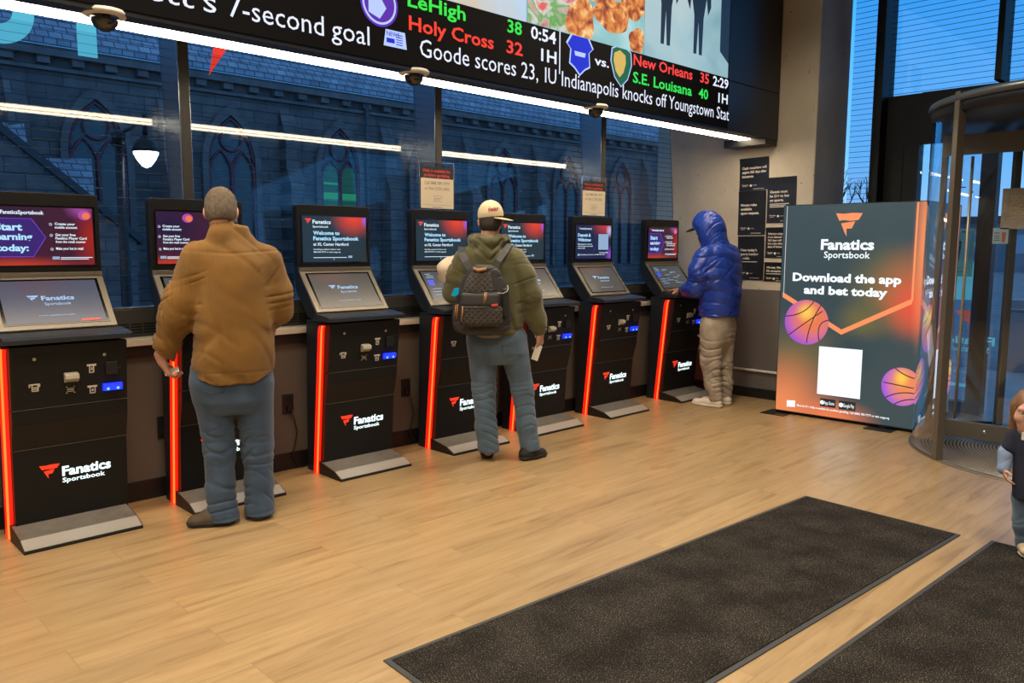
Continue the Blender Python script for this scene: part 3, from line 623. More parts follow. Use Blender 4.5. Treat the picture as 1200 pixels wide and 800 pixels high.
    def icon(x, z, kind):
        mb = MB(); e = lambda a, b, c, d: on_front(mb, x+a, x+b, z+c, z+d, .0012)
        if kind == 'receipt': e(-.026, .024, .010, .017); e(-.026, -.020, 0, .017); e(.018, .024, 0, .017); e(-.014, -.009, -.022, .010); e(.012, .017, -.022, .010); e(-.014, .017, -.022, -.017); e(-.008, .012, -.004, 0); e(-.008, .012, -.012, -.008)
        elif kind == 'scan': [e(*a) for a in ((-.022, -.014, .014, .018), (.014, .022, .014, .018), (-.022, -.014, -.018, -.014), (.014, .022, -.018, -.014), (-.016, .016, -.002, .002), (-.016, .016, .006, .009), (-.016, .016, -.010, -.007))]
        elif kind == 'card': e(-.022, .022, .012, .022); e(-.012, -.007, -.024, .012); e(.007, .012, -.024, .012); e(-.012, .012, -.024, -.019); e(-.002, .004, -.010, .006)
        else: e(-.024, .022, .010, .020); e(-.014, -.009, -.022, .010); e(.009, .014, -.022, .010); e(-.014, .014, -.022, -.017); e(-.004, .004, -.010, .002)
        mb.build('pictogram', M_icon, cp)
    icon(.108, .783, 'receipt'); icon(.268, .752, 'scan'); icon(.368, .852, 'card'); icon(.371, .742, 'note')
    # glowing strips on both front edges
    for sx_ in (0, 1):
        xa = (W0-.010, W1-.036)[sx_]; xb = (W0+.024, W1-.003)[sx_]
        h = MB(); top = [(-.100+.0, .93), (-.103, .955), (-.108, .972)]
        path = [(0.0-.006, .0), (-.094-.006, .93), (-.106, .958), (-.118, .975)]
        h.add([(x, y+d, z) for (y, z) in path for (x, d) in ((xa, .022), (xa, -.006), (xb, -.010), (xb, .022))], [(i*4+k, i*4+(k+1) % 4, i*4+4+(k+1) % 4, i*4+4+k) for i in range(3) for k in range(4)]+[(12, 13, 14, 15), (3, 2, 1, 0)])
        ls = h.build('light_strip', G_halo, t, fix=True)
        xc = (xa+.008, xb-.008)[sx_]
        MB().tube([(xc, y-.0085, z+.003) for y, z in path[:-1]]+[(xc, path[-1][0]-.006, path[-1][1])], .0056, n=8).build('strip_core', G_core, ls)
    # foot plate
    mb = MB().prism([(-.305, 0), (-.305, .014), (-.225, .050), (-.04, .082), (-.04, .0)], 0, W0-.002, W1-.012, mi=0)
    fp = mb.build('foot_plate', M_rim, t)
    mb = MB().add([(W0+.002, -.300, .0172), (W1-.016, -.300, .0172), (W1-.016, -.226, .0508), (W0+.002, -.226, .0508), (W0+.002, -.066, .0792), (W1-.016, -.066, .0792)], [(0, 1, 2, 3), (3, 2, 5, 4)], 0)
    mb.m[0] = 1; mb.build('tread', [M_steel, M_steel2], fp)
    return t, Mx
K0, MX = kiosk()
KIOSKS = []
for i, x in enumerate(XK):
    k = K0 if i == 0 else dup(K0)
    k.location = (x, YK, 0); KIOSKS.append(k)
for k, s in zip(KIOSKS, ('kiosk at the left edge with a purple hexagon earning offer on its upper screen', 'kiosk in front of the man in the tan jacket, its upper screen listing steps', 'unattended kiosk with a welcome screen, between the tan jacket and backpack men', 'kiosk left of the man with backpack, with a help sign standing on its top', 'kiosk mostly behind the man with backpack, showing the welcome screen right of his cap', 'unattended kiosk with the deposit and withdraw screen and a help sign on top', 'kiosk at the far right end used by the person in the blue puffer jacket')): k['label'] = s
# what the screens show
DX0, DX1, DZ0, DZ1 = W0+.036, W1-.036, 1.372, 1.672
DW, DH = DX1-DX0, DZ1-DZ0
S_W = glow('screen_white', (.75, .90, 1.), 1.1); S_C = glow('screen_cyan', (.42, .74, 1.), 1.1); S_R = glow('screen_red', (.95, .06, .05), 1.); S_V = glow('screen_violet', (.20, .05, .75), 1.); S_P = glow('screen_purple', (.035, .012, .16), 1.); S_O = glow('screen_orange', (.85, .20, .05), 1.); S_G = glow('screen_grey_blue', (.28, .42, .62), 1.)
S_M = glow('screen_magenta', (.45, .06, .40), 1.)
def grad_glow(name, base, spots, st=1.):
    """screen picture: soft colour patches over a base, in the part's own coordinates"""
    if name in MATS: return MATS[name]
    m = bpy.data.materials.new(name); m.use_nodes = True; t = NT(m); b = t.n['Principled BSDF']; b.inputs['Base Color'].default_value = (.01, .01, .01, 1); b.inputs['Roughness'].default_value = .25
    tc = t.new('ShaderNodeTexCoord'); s = t.new('ShaderNodeSeparateXYZ'); t.ln(tc.outputs['Generated'], s.inputs[0])
    cb = t.new('ShaderNodeCombineXYZ'); t.ln(s.outputs['X'], cb.inputs[0]); t.ln(s.outputs['Z'], cb.inputs[1]); last = None
    for (cx, cz, rx, rz, c) in spots:
        mp = t.new('ShaderNodeMapping'); mp.inputs['Location'].default_value = (-cx/rx, -cz/rz, 0); mp.inputs['Scale'].default_value = (1/rx, 1/rz, 1); t.ln(cb.outputs[0], mp.inputs[0])
        ln = t.new('ShaderNodeVectorMath', operation='LENGTH'); t.ln(mp.outputs[0], ln.inputs[0])
        mr = t.new('ShaderNodeMapRange', interpolation_type='SMOOTHSTEP'); t.ln(ln.outputs['Value'], mr.inputs[0]); mr.inputs[1].default_value = 1.; mr.inputs[2].default_value = 0.; mr.inputs[3].default_value = 0.; mr.inputs[4].default_value = 1.
        x = t.new('ShaderNodeMix', data_type='RGBA'); t.ln(mr.outputs[0], x.inputs[0]); x.inputs[7].default_value = (*c, 1)
        if last: t.ln(last, x.inputs[6])
        else: x.inputs[6].default_value = (*base, 1)
        last = x.outputs[2]
    t.ln(last, b.inputs['Emission Color']); b.inputs['Emission Strength'].default_value = st; MATS[name] = m
    return m
P_wel = grad_glow('welcome_picture', (.012, .030, .045), [(.80, 1.0, .42, .55, (.75, .05, .02)), (1.0, .95, .10, .25, (.35, .10, .75))])
P_earn = grad_glow('earning_picture', (.045, .008, .030), [(1., .45, .26, .8, (.34, .014, .012)), (.2, .0, .9, .20, (.45, .04, .02)), (.15, .72, .55, .55, (.014, .006, .045)), (.72, .5, .20, .35, (.060, .006, .022)), (.88, 1.0, .20, .25, (.30, .06, .30))])
P_dep = grad_glow('deposit_picture', (.010, .018, .06), [(.85, 1., .5, .45, (.50, .04, .04)), (1., .1, .2, .35, (.25, .07, .6)), (.95, .85, .12, .25, (.45, .5, .8))])
def screen(k, kind):
    dg = MB().box((DX0, .1575, DZ0), (DX1, .1605, DZ1)).build('display_picture', {'welcome': P_wel, 'earn': P_earn, 'list': P_earn, 'deposit': P_dep}[kind], k)
    y = .1565; SM = [S_W, S_C, S_R, S_G, S_V, S_P, S_M, S_O]
    def flush(name):
        nonlocal mb
        if mb.v: mb.build(name, SM, dg)
        mb = MB()
    T = lambda mb, s, u, v, cap, wd=None, b=.012, mi=0, al='l': write(mb, s, (DX0+u*DW, y, DZ0+v*DH), X3, Z3, cap*DH, wd*DW if wd else None, al, b, mi)
    mb = MB()
    if kind == 'welcome':
        flagmark(mb, (DX0+.035*DW, y, DZ0+.83*DH), X3, Z3, .10*DW, .12*DH, 2)
        T(mb, 'Fanatics', .15, .84, .085, .28, .02); T(mb, 'Sportsbook', .15, .755, .045, .24); flush('logo')
        T(mb, 'Welcome to', .155, .60, .085, .41, .03, 1); T(mb, 'Fanatics Sportsbook', .155, .48, .085, .72, .03, 1); T(mb, 'at XL Center Hartford', .155, .36, .065, .55, .015); flush('headline')
        T(mb, 'Gambling problem? Call or text', .155, .265, .028, .42); T(mb, '888-789-7777 or visit ccpg.org', .155, .205, .028, .42)
        bar(mb, (DX0+.155*DW, y, DZ0+.09*DH), X3, Z3, .52*DW, .012*DH, 0); bar(mb, (DX0+.70*DW, y, DZ0+.085*DH), X3, Z3, .065*DW, .05*DH, 3); disc(mb, (DX0+.47*DW, y-.0005, DZ0+.055*DH), X3, Z3, .003, 0, 10)
    elif kind in ('earn', 'list'):
        o = 0. if kind == 'earn' else -.55
        if kind == 'earn':
            T(mb, 'FanaticsSportsbook', .12, .875, .065, .40, .02); flagmark(mb, (DX0+.06*DW, y, DZ0+.865*DH), X3, Z3, .04*DW, .075*DH, 2)
            hx = [(.005, .80), (.40, .80), (.525, .48), (.40, .15), (.005, .15)]
            mb.poly([(DX0+a*DW, y+.0004, DZ0+b*DH) for a, b in hx], 5)
            ln = [(DX0+a*DW, y-.0002, DZ0+b*DH) for a, b in hx]
            for p, q_ in zip(ln, ln[1:]): mb.tube([p, q_], .0018, 4, 4)
            T(mb, 'Start', .06, .60, .125, .25, .035, 1); T(mb, 'earning', .06, .44, .115, .34, .035, 1); T(mb, 'today:', .06, .25, .115, .30, .035, 1); flush('headline')
        else:
            flagmark(mb, (DX0+.60*DW, y, DZ0+.84*DH), X3, Z3, .10*DW, .10*DH, 2); T(mb, 'Fanatics', .72, .85, .08, .27, .02)
            T(mb, 'Sportsbook', .72, .76, .045, .2); T(mb, 'Welcome to', .72, .58, .08, .27, .03, 1); flush('headline')
        for j, (s1, s2) in enumerate((('Create your', 'mobile account'), ('Get your free', 'Fanatics Player Card'), ('Make your bet in retail', ''))):
            v = .70-.19*j-(.05 if j == 2 else 0)
            c = Vector((DX0+(.58+o)*DW, y, DZ0+(v+.01)*DH)); mb.tube([c+Vector((.0062*math.cos(a), 0, .0062*math.sin(a))) for a in [2*math.pi*q_/14 for q_ in range(15)]], .0009, 0, 4)
            write(mb, str(j+1), (c.x, y, c.z-.0028), X3, Z3, .0056, None, 'c', .02, 0)
            T(mb, s1, .62+o, v, .045, (.20 if j < 2 else .27), .02); 
            if s2: T(mb, s2, .62+o, v-.06, .045, (.22 if j == 0 else .31), .02)
            if j == 1: T(mb, 'from the retail counter', .62+o, v-.12, .040, .30, .02)
            flush('step_text')
        bar(mb, (DX0+(.58+o)*DW, y, DZ0+.10*DH), X3, Z3, .07*DW, .05*DH, 3); bar(mb, (DX0+(.66+o)*DW, y, DZ0+.125*DH), X3, Z3, .32*DW, .012*DH, 0); bar(mb, (DX0+(.66+o)*DW, y, DZ0+.098*DH), X3, Z3, .28*DW, .012*DH, 0)
        flush('small_print')
        disc(mb, (DX0+(.92+o)*DW, y, DZ0+.88*DH), X3, Z3, .032, 6, 24, .026); disc(mb, (DX0+(.935+o)*DW, y-.0003, DZ0+.87*DH), X3, Z3, .020, 7, 24, .018); flush('ball_print')
    else:
        flagmark(mb, (DX0+.07*DW, y, DZ0+.86*DH), X3, Z3, .03*DW, .06*DH, 2); T(mb, 'FanaticsSportsbook', .11, .87, .05, .33, .015)
        T(mb, 'Deposit &', .05, .66, .095, .36, .03, 1); T(mb, 'Withdraw', .05, .52, .095, .37, .03, 1)
        T(mb, 'Easily deposit or cash out', .05, .42, .035, .40); T(mb, 'with the app at the retail', .05, .36, .035, .42); T(mb, 'counter today', .05, .30, .035, .2); flush('headline')
        ln = [(DX0+a*DW, y, DZ0+b*DH) for a, b in ((.50, .78), (.60, .5), (.48, .2))]
        for p, q_ in zip(ln, ln[1:]): mb.tube([p, q_], .0022, 4, 2)
        bar(mb, (DX0+.63*DW, y, DZ0+.27*DH), X3, Z3, .29*DW, .47*DH, 3)
        T(mb, 'Scan to get started', .66, .17, .04, .25); bar(mb, (DX0+.05*DW, y, DZ0+.09*DH), X3, Z3, .06*DW, .06*DH, 3); T(mb, 'Gambling problem? Call 888-789-7777', .13, .11, .028, .70)
    flush('small_print')
TD = {'logo': ('touch_idle', (.070, .066, .064), [(.35, 1., .6, .5, (.125, .075, .07))]), 'blue': ('touch_idle_blue', (.055, .068, .12), [(.4, .9, .5, .5, (.085, .06, .10))]), 'menu': ('touch_menu', (.050, .058, .066), [(.8, .6, .6, .6, (.075, .08, .085))])}
def touch(k, kind):
    m = grad_glow(*TD[kind])
    mb = MB().box((W0+.050, .040, .0085), (W1-.050, .306, .0108), M=MX); ts = mb.build('touch_picture', m, k)
    e_ = lambda u, v: MX @ Vector((W0+.05+u*(W1-W0-.10), .040+v*.266, .0118))
    ux = (MX.to_3x3() @ Vector((1, 0, 0))); uz = (MX.to_3x3() @ Vector((0, 1, 0))); mb = MB()
    if kind != 'menu':
        flagmark(mb, e_(.25, .52), ux, uz, .055, .034, 0); write(mb, 'Fanatics', e_(.39, .53), ux, uz, .028, .155, bold=.03); write(mb, 'Sportsbook', e_(.41, .41), ux, uz, .017, .125, bold=.01); write(mb, 'Touch anywhere to start', e_(.32, .16), ux, uz, .007, .17)
        if kind == 'blue': bar(mb, e_(.74, .01), ux, uz, .09, .012, 2)
    else:
        bar(mb, e_(.05, .52), ux, uz, .055, .05, 1)
        for j in range(6):
            bar(mb, e_(.06+.02*(j % 2), .90-.06*j if j < 3 else .40-.1*(j-3)), ux, uz, .05+.01*j, .004, 0); bar(mb, e_(.30+.25*(j % 2), .82-.12*j), ux, uz, .09, .004, 0); bar(mb, e_(.30+.22*(j % 3), .78-.12*j), ux, uz, .05, .003, 0)
    mb.build('touch_text', [glow('touch_cyan', (.36, .60, .95), .9), glow('touch_blue', (.03, .08, .85), 1.), S_R], ts)
for k, a, b in zip(KIOSKS, ('earn', 'list', 'welcome', 'welcome', 'welcome', 'deposit', 'earn'), ('blue', 'menu', 'logo', 'menu', 'logo', 'logo', 'menu')): screen(k, a); touch(k, b)
# acrylic help signs standing on two kiosks
M_acr = glass_mat('clear_acrylic', (.93, .95, .96))
for i, (k, px, lb) in enumerate(((3, (491, 532), 'acrylic help sign on the kiosk beside the backpack man, left of the pair'), (5, (681, 709), 'acrylic help sign on the deposit screen kiosk, right of the pair'))):
    cx = (at(px[0], 240, Y=4.775).x+at(px[1], 240, Y=4.775).x)/2
    s = thing('help_sign', lb, 'sign', (cx, 4.775, 1.748), group='help signs on kiosk tops')
    h = .345; hw = .165
    MB().box((-hw, -.003, 0), (hw, .003, h+.006)).box((-hw, -.028, 0), (hw, .028, .004)).build('holder', M_acr, s)
    edge = MB(); edge.tube([(-hw, -.003, 0), (-hw, -.003, h+.006), (hw, -.003, h+.006), (hw, -.003, 0)], .0022, n=5); edge.build('holder_edge', M_silver, s)
    p = MB().box((-hw+.012, -.0055, .012), (hw-.006, -.004, .232)).build('paper', mat('cream_paper', (.72, .64, .50), .7), s)
    p2 = MB().box((-hw+.014, -.0055, .232), (hw-.006, -.004, .315)).build('black_header', mat('sign_black', (.02, .02, .022), .6), s)
    mb = MB(); write(mb, 'Help is available for', (0, -.0062, .278), X3, Z3, .022, .26, 'c', .01); write(mb, 'problem gambling.', (0, -.0062, .245), X3, Z3, .022, .245, 'c', .01); mb.build('header_text', mat('sign_red', (.85, .07, .06), .6), p2)
    mb = MB(); write(mb, 'Call 888.789.7777', (0, -.0062, .187), X3, Z3, .022, .24, 'c', .006); write(mb, 'or Visit CCPG.ORG', (0, -.0062, .147), X3, Z3, .022, .235, 'c', .006); mb.build('body_text', mat('sign_ink', (.16, .14, .12), .6), p)
    mb = MB(); 
    for a in ((-.035, .06, .08, .004), (-.035, .104, .08, .004), (-.035, .06, .004, .045), (.041, .075, .004, .032)): bar(mb, (a[0], -.0062, a[1]), X3, Z3, a[2], a[3])
    bar(mb, (-.025, -.0062, .085), X3, Z3, .06, .006); bar(mb, (-.025, -.0062, .073), X3, Z3, .05, .006); bar(mb, (-.14, -.0062, .036), X3, Z3, .28, .003); mb.build('small_print', mat('sign_ink_pale', (.45, .36, .30), .6), p)
    b = MB().box((-.045, -.0066, .010), (.045, -.006, .026)).build('label', mat('sign_lilac', (.5, .42, .5), .6), p)
# outlets and cables
for i, (px, py, lb) in enumerate(((192, 500, 'black wall outlet behind the tan jacket man, between the first two kiosks'), (337, 473, 'black wall outlet between the tan jacket man and the unattended welcome kiosk'), (475, 454, 'black wall outlet just left of the backpack man kiosk'))):
    p = at(px, py, Y=4.77); o = thing('power_outlet', lb, 'outlet', (p.x, 4.77, p.z), group='outlets on the wall behind the kiosks')
    MB().box((-.040, -.008, -.065), (.040, 0, .065), bev=.003).build('cover_plate', M_blackm, o)
    mb = MB(); 
    for z in (.03, -.03): mb.box((-.018, -.010, z-.018), (.018, -.007, z+.018), bev=.003)
    mb.build('socket', M_slot, o); MB().box((-.016, -.035, -.045), (.016, -.009, -.015), bev=.005).build('plug', M_rim, o)
    r_ = random.Random(i); q = Vector((p.x+.012, 4.735, p.z-.04))
    pts = [q, q+Vector((.015, -.005, -.07)), q+Vector((.035, .0, -.15)), q+Vector((.01, .0, -.25)), Vector((q.x-.01, 4.735, .10)), Vector((q.x+.05, 4.73, .012)), Vector((q.x+.16, 4.735, .010)), Vector((q.x+.24, 4.72, .05))]
    c = MB().tube([Vector(v) for v in pts], .0045, n=6).build('power_cable', M_rim); tag(c, ('black cable hanging behind the tan jacket man from the leftmost outlet', 'black cable curving down from the outlet left of the welcome kiosk', 'black cable tangled on the floor left of the backpack man kiosk')[i], 'cable', 'power cables')
# ------------------------------------------------------------------ posters on the concrete wall
M_post = mat('black_poster', (.012, .013, .016), .28, bump=.15, bscale=6); M_pink = mat('poster_white', (.78, .74, .66), .6); M_pred = mat('poster_red', (.7, .05, .04), .6)
YD = (0, -1, 0)
for (x0, y0, x1, y1, lean, lines, small, lb) in (
    (868, 186.5, 901, 222.5, -.022, ('Cash vouchers will', 'expire 365 days after', 'issuance.'), 0, 'top black poster in the left column, about cash vouchers'),
    (866.5, 224.5, 896.8, 275.5, -.008, ('House rules', 'available', 'upon request.'), 0, 'middle black poster in the left column, about house rules'),
    (865.5, 277, 894.5, 328.5, -.006, ("View today's", 'sports betting', '& odds.'), 1, 'bottom black poster in the left column beside the blue jacket'),
    (900.5, 208.5, 932.5, 261, -.012, ('Guests must', 'be 21+ to bet', 'on sports.'), 3, 'top black poster in the right column, about guests being 21'),
    (898, 266.5, 926, 302.5, -.004, ('Winning tickets', 'if not claimed within', '365 days will go to', 'the state after the', 'date of issuance.'), 0, 'middle black poster in the right column, partly behind the lit sign'),
    (896, 307, 925, 330.5, 0., ('We bet. We can.', 'No exceptions.'), 1, 'lowest and smallest black poster in the right column')):
    a, b = at(x0, y0, X=XW), at(x1, y1, X=XW)
    wd, h = a.y-b.y, a.z-b.z
    o = thing('wall_poster', lb, 'poster', (XW, a.y, b.z), group='black posters on the concrete wall'); n = 12
    o.rotation_euler = (lean, 0, 0)
    mb = MB(); vs_ = []; fs_ = []
    for i in range(n+1):
        v = i/n; d = -.0025-.005*math.exp(-((v-1)/.10)**2)-.006*math.exp(-(v/.08)**2)*.7-.001*math.sin(v*7)
        vs_ += [(d, 0, v*h), (d, -wd, v*h)]
        if i: fs_.append((2*i-2, 2*i-1, 2*i+1, 2*i))
    k = len(vs_); vs_ += [(v[0]+.0012, v[1], v[2]) for v in vs_]; fs_ += [tuple(j+k for j in f[::-1]) for f in fs_[:n]]
    mb.add(vs_, fs_, 0, True); sh = mb.build('sheet', M_post, o)
    mb = MB(); cap = .0245 if len(lines) < 5 else .019; z = h*.66 if len(lines) < 5 else h*.76
    if h < .22: z = h*.68; cap = .020
    for s in lines:
        v_, _ = glyphs(s, .03); nw = (v_[:, 0].max()-v_[:, 0].min())*cap/.70; write(mb, s, (-.0065, -wd*.10, z), YD, Z3, cap, min(nw, wd*.82), 'l', .03); z -= cap*1.62
    for j in range(small): bar(mb, (-.0065, -wd*.10, z+cap*.5-j*.014), YD, Z3, wd*(.66-.1*(j % 2)), .006)
    mb.build('headline', M_pink, o); mb = MB()
    write(mb, 'Fanatics', (-.0065, -wd*.12, h*.155), YD, Z3, .012, wd*.20, 'l', .02); write(mb, 'Sportsbook', (-.0065, -wd*.12, h*.125), YD, Z3, .007, wd*.15)
    disc(mb, (-.0065, -wd*.40, h*.15), YD, Z3, .011, 0, 12); write(mb, 'CT LOTTERY', (-.0065, -wd*.45, h*.142), YD, Z3, .008, wd*.15); bar(mb, (-.0065, -wd*.48, h*.04), YD, Z3, wd*.36, .004)
    mb.build('footer', M_pink, o); mb = MB(); flagmark(mb, (-.0065, -wd*.075, h*.15), YD, Z3, wd*.045, .014); mb.build('flag_mark', M_pred, o)
p = at(857, 412, X=XW); wb = MB().box((-.03, -.035, -.12), (0, .035, .12), bev=.004).build('wall_box', M_blackm); wb.location = (XW-.004, p.y, p.z); tag(wb, 'narrow black box on the grey wall behind the blue jacket person', 'wall box')
# ------------------------------------------------------------------ people: smooth solid modelling on a grid
f32 = np.float32
class Solid:
    def __init__(s, lo, hi, h):
        s.lo = np.array(lo, float); s.h = h; s.n = np.maximum(4, np.ceil((np.array(hi)-s.lo)/h).astype(int)+1); s.D = np.full(tuple(s.n), 1.0, f32)
    def block(s, lo, hi):
        a = np.clip(np.floor((np.array(lo)-s.lo)/s.h).astype(int), 0, s.n-1); b = np.clip(np.ceil((np.array(hi)-s.lo)/s.h).astype(int)+1, 1, s.n)
        if (b <= a).any(): return None, None
        ax = [(s.lo[i]+np.arange(a[i], b[i])*s.h).astype(f32) for i in range(3)]
        return tuple(slice(a[i], b[i]) for i in range(3)), np.meshgrid(*ax, indexing='ij')
    def put(s, fn, lo, hi, k=.02, cut=False):
        m = max(.03, k*1.3); sl, P = s.block(np.array(lo)-m, np.array(hi)+m)
        if sl is None: return s
        d = fn(*P).astype(f32); o = s.D[sl]
        if cut: d = -d; h = np.clip(.5-.5*(o-d)/k, 0, 1) if k > 0 else None; s.D[sl] = np.maximum(o, d) if k <= 0 else o*(1-h)+d*h+k*h*(1-h)
        elif k <= 0: s.D[sl] = np.minimum(o, d)
        else: h = np.clip(.5+.5*(o-d)/k, 0, 1); s.D[sl] = o*(1-h)+d*h-k*h*(1-h)
        return s
    def cone(s, a, b, ra, rb, k=.02, cut=False, fl=None):
        """round cone; fl = (axis, factor) squeezes it along an axis"""
        a = np.array(a, float); b = np.array(b, float); ab = b-a; L2 = float(ab@ab)+1e-9; r = max(ra, rb)
        def fn(x, y, z):
            px, py, pz = x-a[0], y-a[1], z-a[2]; t = np.clip((px*ab[0]+py*ab[1]+pz*ab[2])/L2, 0, 1)
            qx, qy, qz = px-t*ab[0], py-t*ab[1], pz-t*ab[2]
            if fl is not None:
                n, kf = fl; dn = qx*n[0]+qy*n[1]+qz*n[2]; qx, qy, qz = qx+n[0]*dn*(kf-1), qy+n[1]*dn*(kf-1), qz+n[2]*dn*(kf-1)
            return np.sqrt(qx*qx+qy*qy+qz*qz)-(ra+(rb-ra)*t)
        return s.put(fn, np.minimum(a, b)-r, np.maximum(a, b)+r, k, cut)
    def ell(s, c, B, rad, k=.02, cut=False):
        """ellipsoid with axes B (three unit vectors) and radii"""
        c = np.array(c, float); B = [np.array(v, float) for v in B]; R_ = max(rad)
        def fn(x, y, z):
            px, py, pz = x-c[0], y-c[1], z-c[2]; q = [px*v[0]+py*v[1]+pz*v[2] for v in B]
            k0 = np.sqrt(sum((q[i]/rad[i])**2 for i in range(3)))+1e-6; k1 = np.sqrt(sum((q[i]/rad[i]**2)**2 for i in range(3)))+1e-6
            return k0*(k0-1)/k1
        return s.put(fn, c-R_, c+R_, k, cut)
    def box(s, c, B, half, r=.01, k=.02, cut=False):
        c = np.array(c, float); B = [np.array(v, float) for v in B]; R_ = float(np.linalg.norm(half))+r
        def fn(x, y, z):
            px, py, pz = x-c[0], y-c[1], z-c[2]; q = [np.abs(px*B[i][0]+py*B[i][1]+pz*B[i][2])-(half[i]-r) for i in range(3)]
            return np.sqrt(sum(np.maximum(v, 0)**2 for v in q))+np.minimum(np.maximum(np.maximum(q[0], q[1]), q[2]), 0)-r
        return s.put(fn, c-R_, c+R_, k, cut)
    def loft(s, secs, ang=0., n=2.3, k=.03, cap=.012):
        """stack of oval sections (z, cx, cy, rx, ry), turned by ang about z"""
        S = np.array(sorted(secs)); z = S[:, 0]; ca, sa = math.cos(ang), math.sin(ang); R_ = S[:, 3:].max()+.03
        zi_ = np.linspace(z[0], z[-1], 64); T = [np.interp(zi_, z, S[:, i]) for i in range(1, 5)]
        for _ in range(3): T = [np.concatenate([[v[0]], (v[:-2]+2*v[1:-1]+v[2:])/4, [v[-1]]]) for v in T]
        def fn(x, y, zz):
            cx, cy, rx, ry = [np.interp(zz[0, 0, :], zi_, v)[None, None, :] for v in T]
            px, py = x-cx, y-cy; u, v = px*ca+py*sa, -px*sa+py*ca
            e_ = (np.abs(u/rx)**n+np.abs(v/ry)**n)**(1/n); d = (e_-1)*np.minimum(rx, ry)
            dz = np.maximum(z[0]-zz, zz-z[-1]); q = np.maximum(d, dz); both = np.sqrt(np.maximum(d+cap, 0)**2+np.maximum(dz+cap, 0)**2)-cap
            return np.maximum(np.minimum(q, 0), np.where((d > -cap) & (dz > -cap), both, q))
        c = S[:, 1:3]
        return s.put(fn, (c[:, 0].min()-R_, c[:, 1].min()-R_, z[0]), (c[:, 0].max()+R_, c[:, 1].max()+R_, z[-1]), k)
    def half(s, p, n):
        """keep the side of a plane the normal points away from"""
        p = np.array(p, float); n = np.array(n, float)/np.linalg.norm(n); X = [(s.lo[i]+np.arange(s.n[i])*s.h).astype(f32) for i in range(3)]
        d = (X[0][:, None, None]-p[0])*n[0]+(X[1][None, :, None]-p[1])*n[1]+(X[2][None, None, :]-p[2])*n[2]
        s.D = np.maximum(s.D, d.astype(f32)); return s
    def warp(s, fn):
        """cloth folds: shift the surface by fn(x, y, z)"""
        m = np.abs(s.D) < .05; i = np.nonzero(m); P = [(s.lo[j]+i[j]*s.h).astype(f32) for j in range(3)]
        s.D[m] += fn(*P).astype(f32); return s
    def mesh(s):
        D = s.D.copy(); D[0] = D[-1] = 1; D[:, 0] = D[:, -1] = 1; D[:, :, 0] = D[:, :, -1] = 1
        I = D < 0; c = [I[a:a+I.shape[0]-1 or None, b:b+I.shape[1]-1, d:d+I.shape[2]-1] for a in (0, 1) for b in (0, 1) for d in (0, 1)]
        cnt = sum(q.astype(np.int8) for q in c); act = (cnt > 0) & (cnt < 8); ids = np.full(act.shape, -1, np.int64); ii = np.nonzero(act); ids[ii] = np.arange(len(ii[0]))
        acc = np.zeros((len(ii[0]), 3)); num = np.zeros(len(ii[0]))
        cor = [(a, b, d) for a in (0, 1) for b in (0, 1) for d in (0, 1)]
        val = {q: D[ii[0]+q[0], ii[1]+q[1], ii[2]+q[2]] for q in cor}
        for p in cor:
            for ax in range(3):
                if p[ax]: continue
                q = tuple(1 if i == ax else p[i] for i in range(3)); a, b = val[p], val[q]; m = (a < 0) != (b < 0); t = a[m]/(a[m]-b[m])
                pos = np.tile(np.array(p, float), (m.sum(), 1)); pos[:, ax] += t; acc[m] += pos; num[m] += 1
        v = (np.stack(ii, 1)+acc/num[:, None])*s.h+s.lo; F = []
        for ax in range(3):
            o = [i for i in range(3) if i != ax]; sl0 = [slice(None)]*3; sl1 = [slice(None)]*3; sl0[ax] = slice(0, -1); sl1[ax] = slice(1, None)
            a, b = I[tuple(sl0)], I[tuple(sl1)]
            for flip, m in ((False, a & ~b), (True, b & ~a)):
                q = np.stack(np.nonzero(m), 1); q = q[(q[:, o[0]] > 0) & (q[:, o[1]] > 0)]
                def cell(du, dv): r = q.copy(); r[:, o[0]] -= du; r[:, o[1]] -= dv; return ids[r[:, 0], r[:, 1], r[:, 2]]
                f = np.stack([cell(1, 1), cell(0, 1), cell(0, 0), cell(1, 0)], 1)
                if (ax == 1) != flip: f = f[:, ::-1]
                F.append(f[(f >= 0).all(1)])
        return v, np.concatenate(F)
    def build(s, name, m, parent, smooth=1):
        v, f = s.mesh()
        me = bpy.data.meshes.new(name); me.vertices.add(len(v)); me.loops.add(f.size); me.polygons.add(len(f))
        me.loops.foreach_set('vertex_index', f.ravel().astype(np.int32)); me.polygons.foreach_set('loop_start', np.arange(0, f.size, 4, dtype=np.int32)); me.polygons.foreach_set('loop_total', np.full(len(f), 4, np.int32))
        for _ in range(smooth):        # light relaxation
            acc = np.zeros_like(v); n_ = np.zeros(len(v))
            for a in range(4):
                for b in (1, 3): np.add.at(acc, f[:, a], v[f[:, (a+b) % 4]]); np.add.at(n_, f[:, a], 1)
            v = v*.5+.5*acc/np.maximum(n_, 1)[:, None]
        me.vertices.foreach_set('co', v.ravel().astype(f32)); me.polygons.foreach_set('use_smooth', np.ones(len(f), bool)); me.update(calc_edges=True); me.validate()
        me.materials.append(m); o = bpy.data.objects.new(name, me); COL.objects.link(o); o.parent = parent
        return o
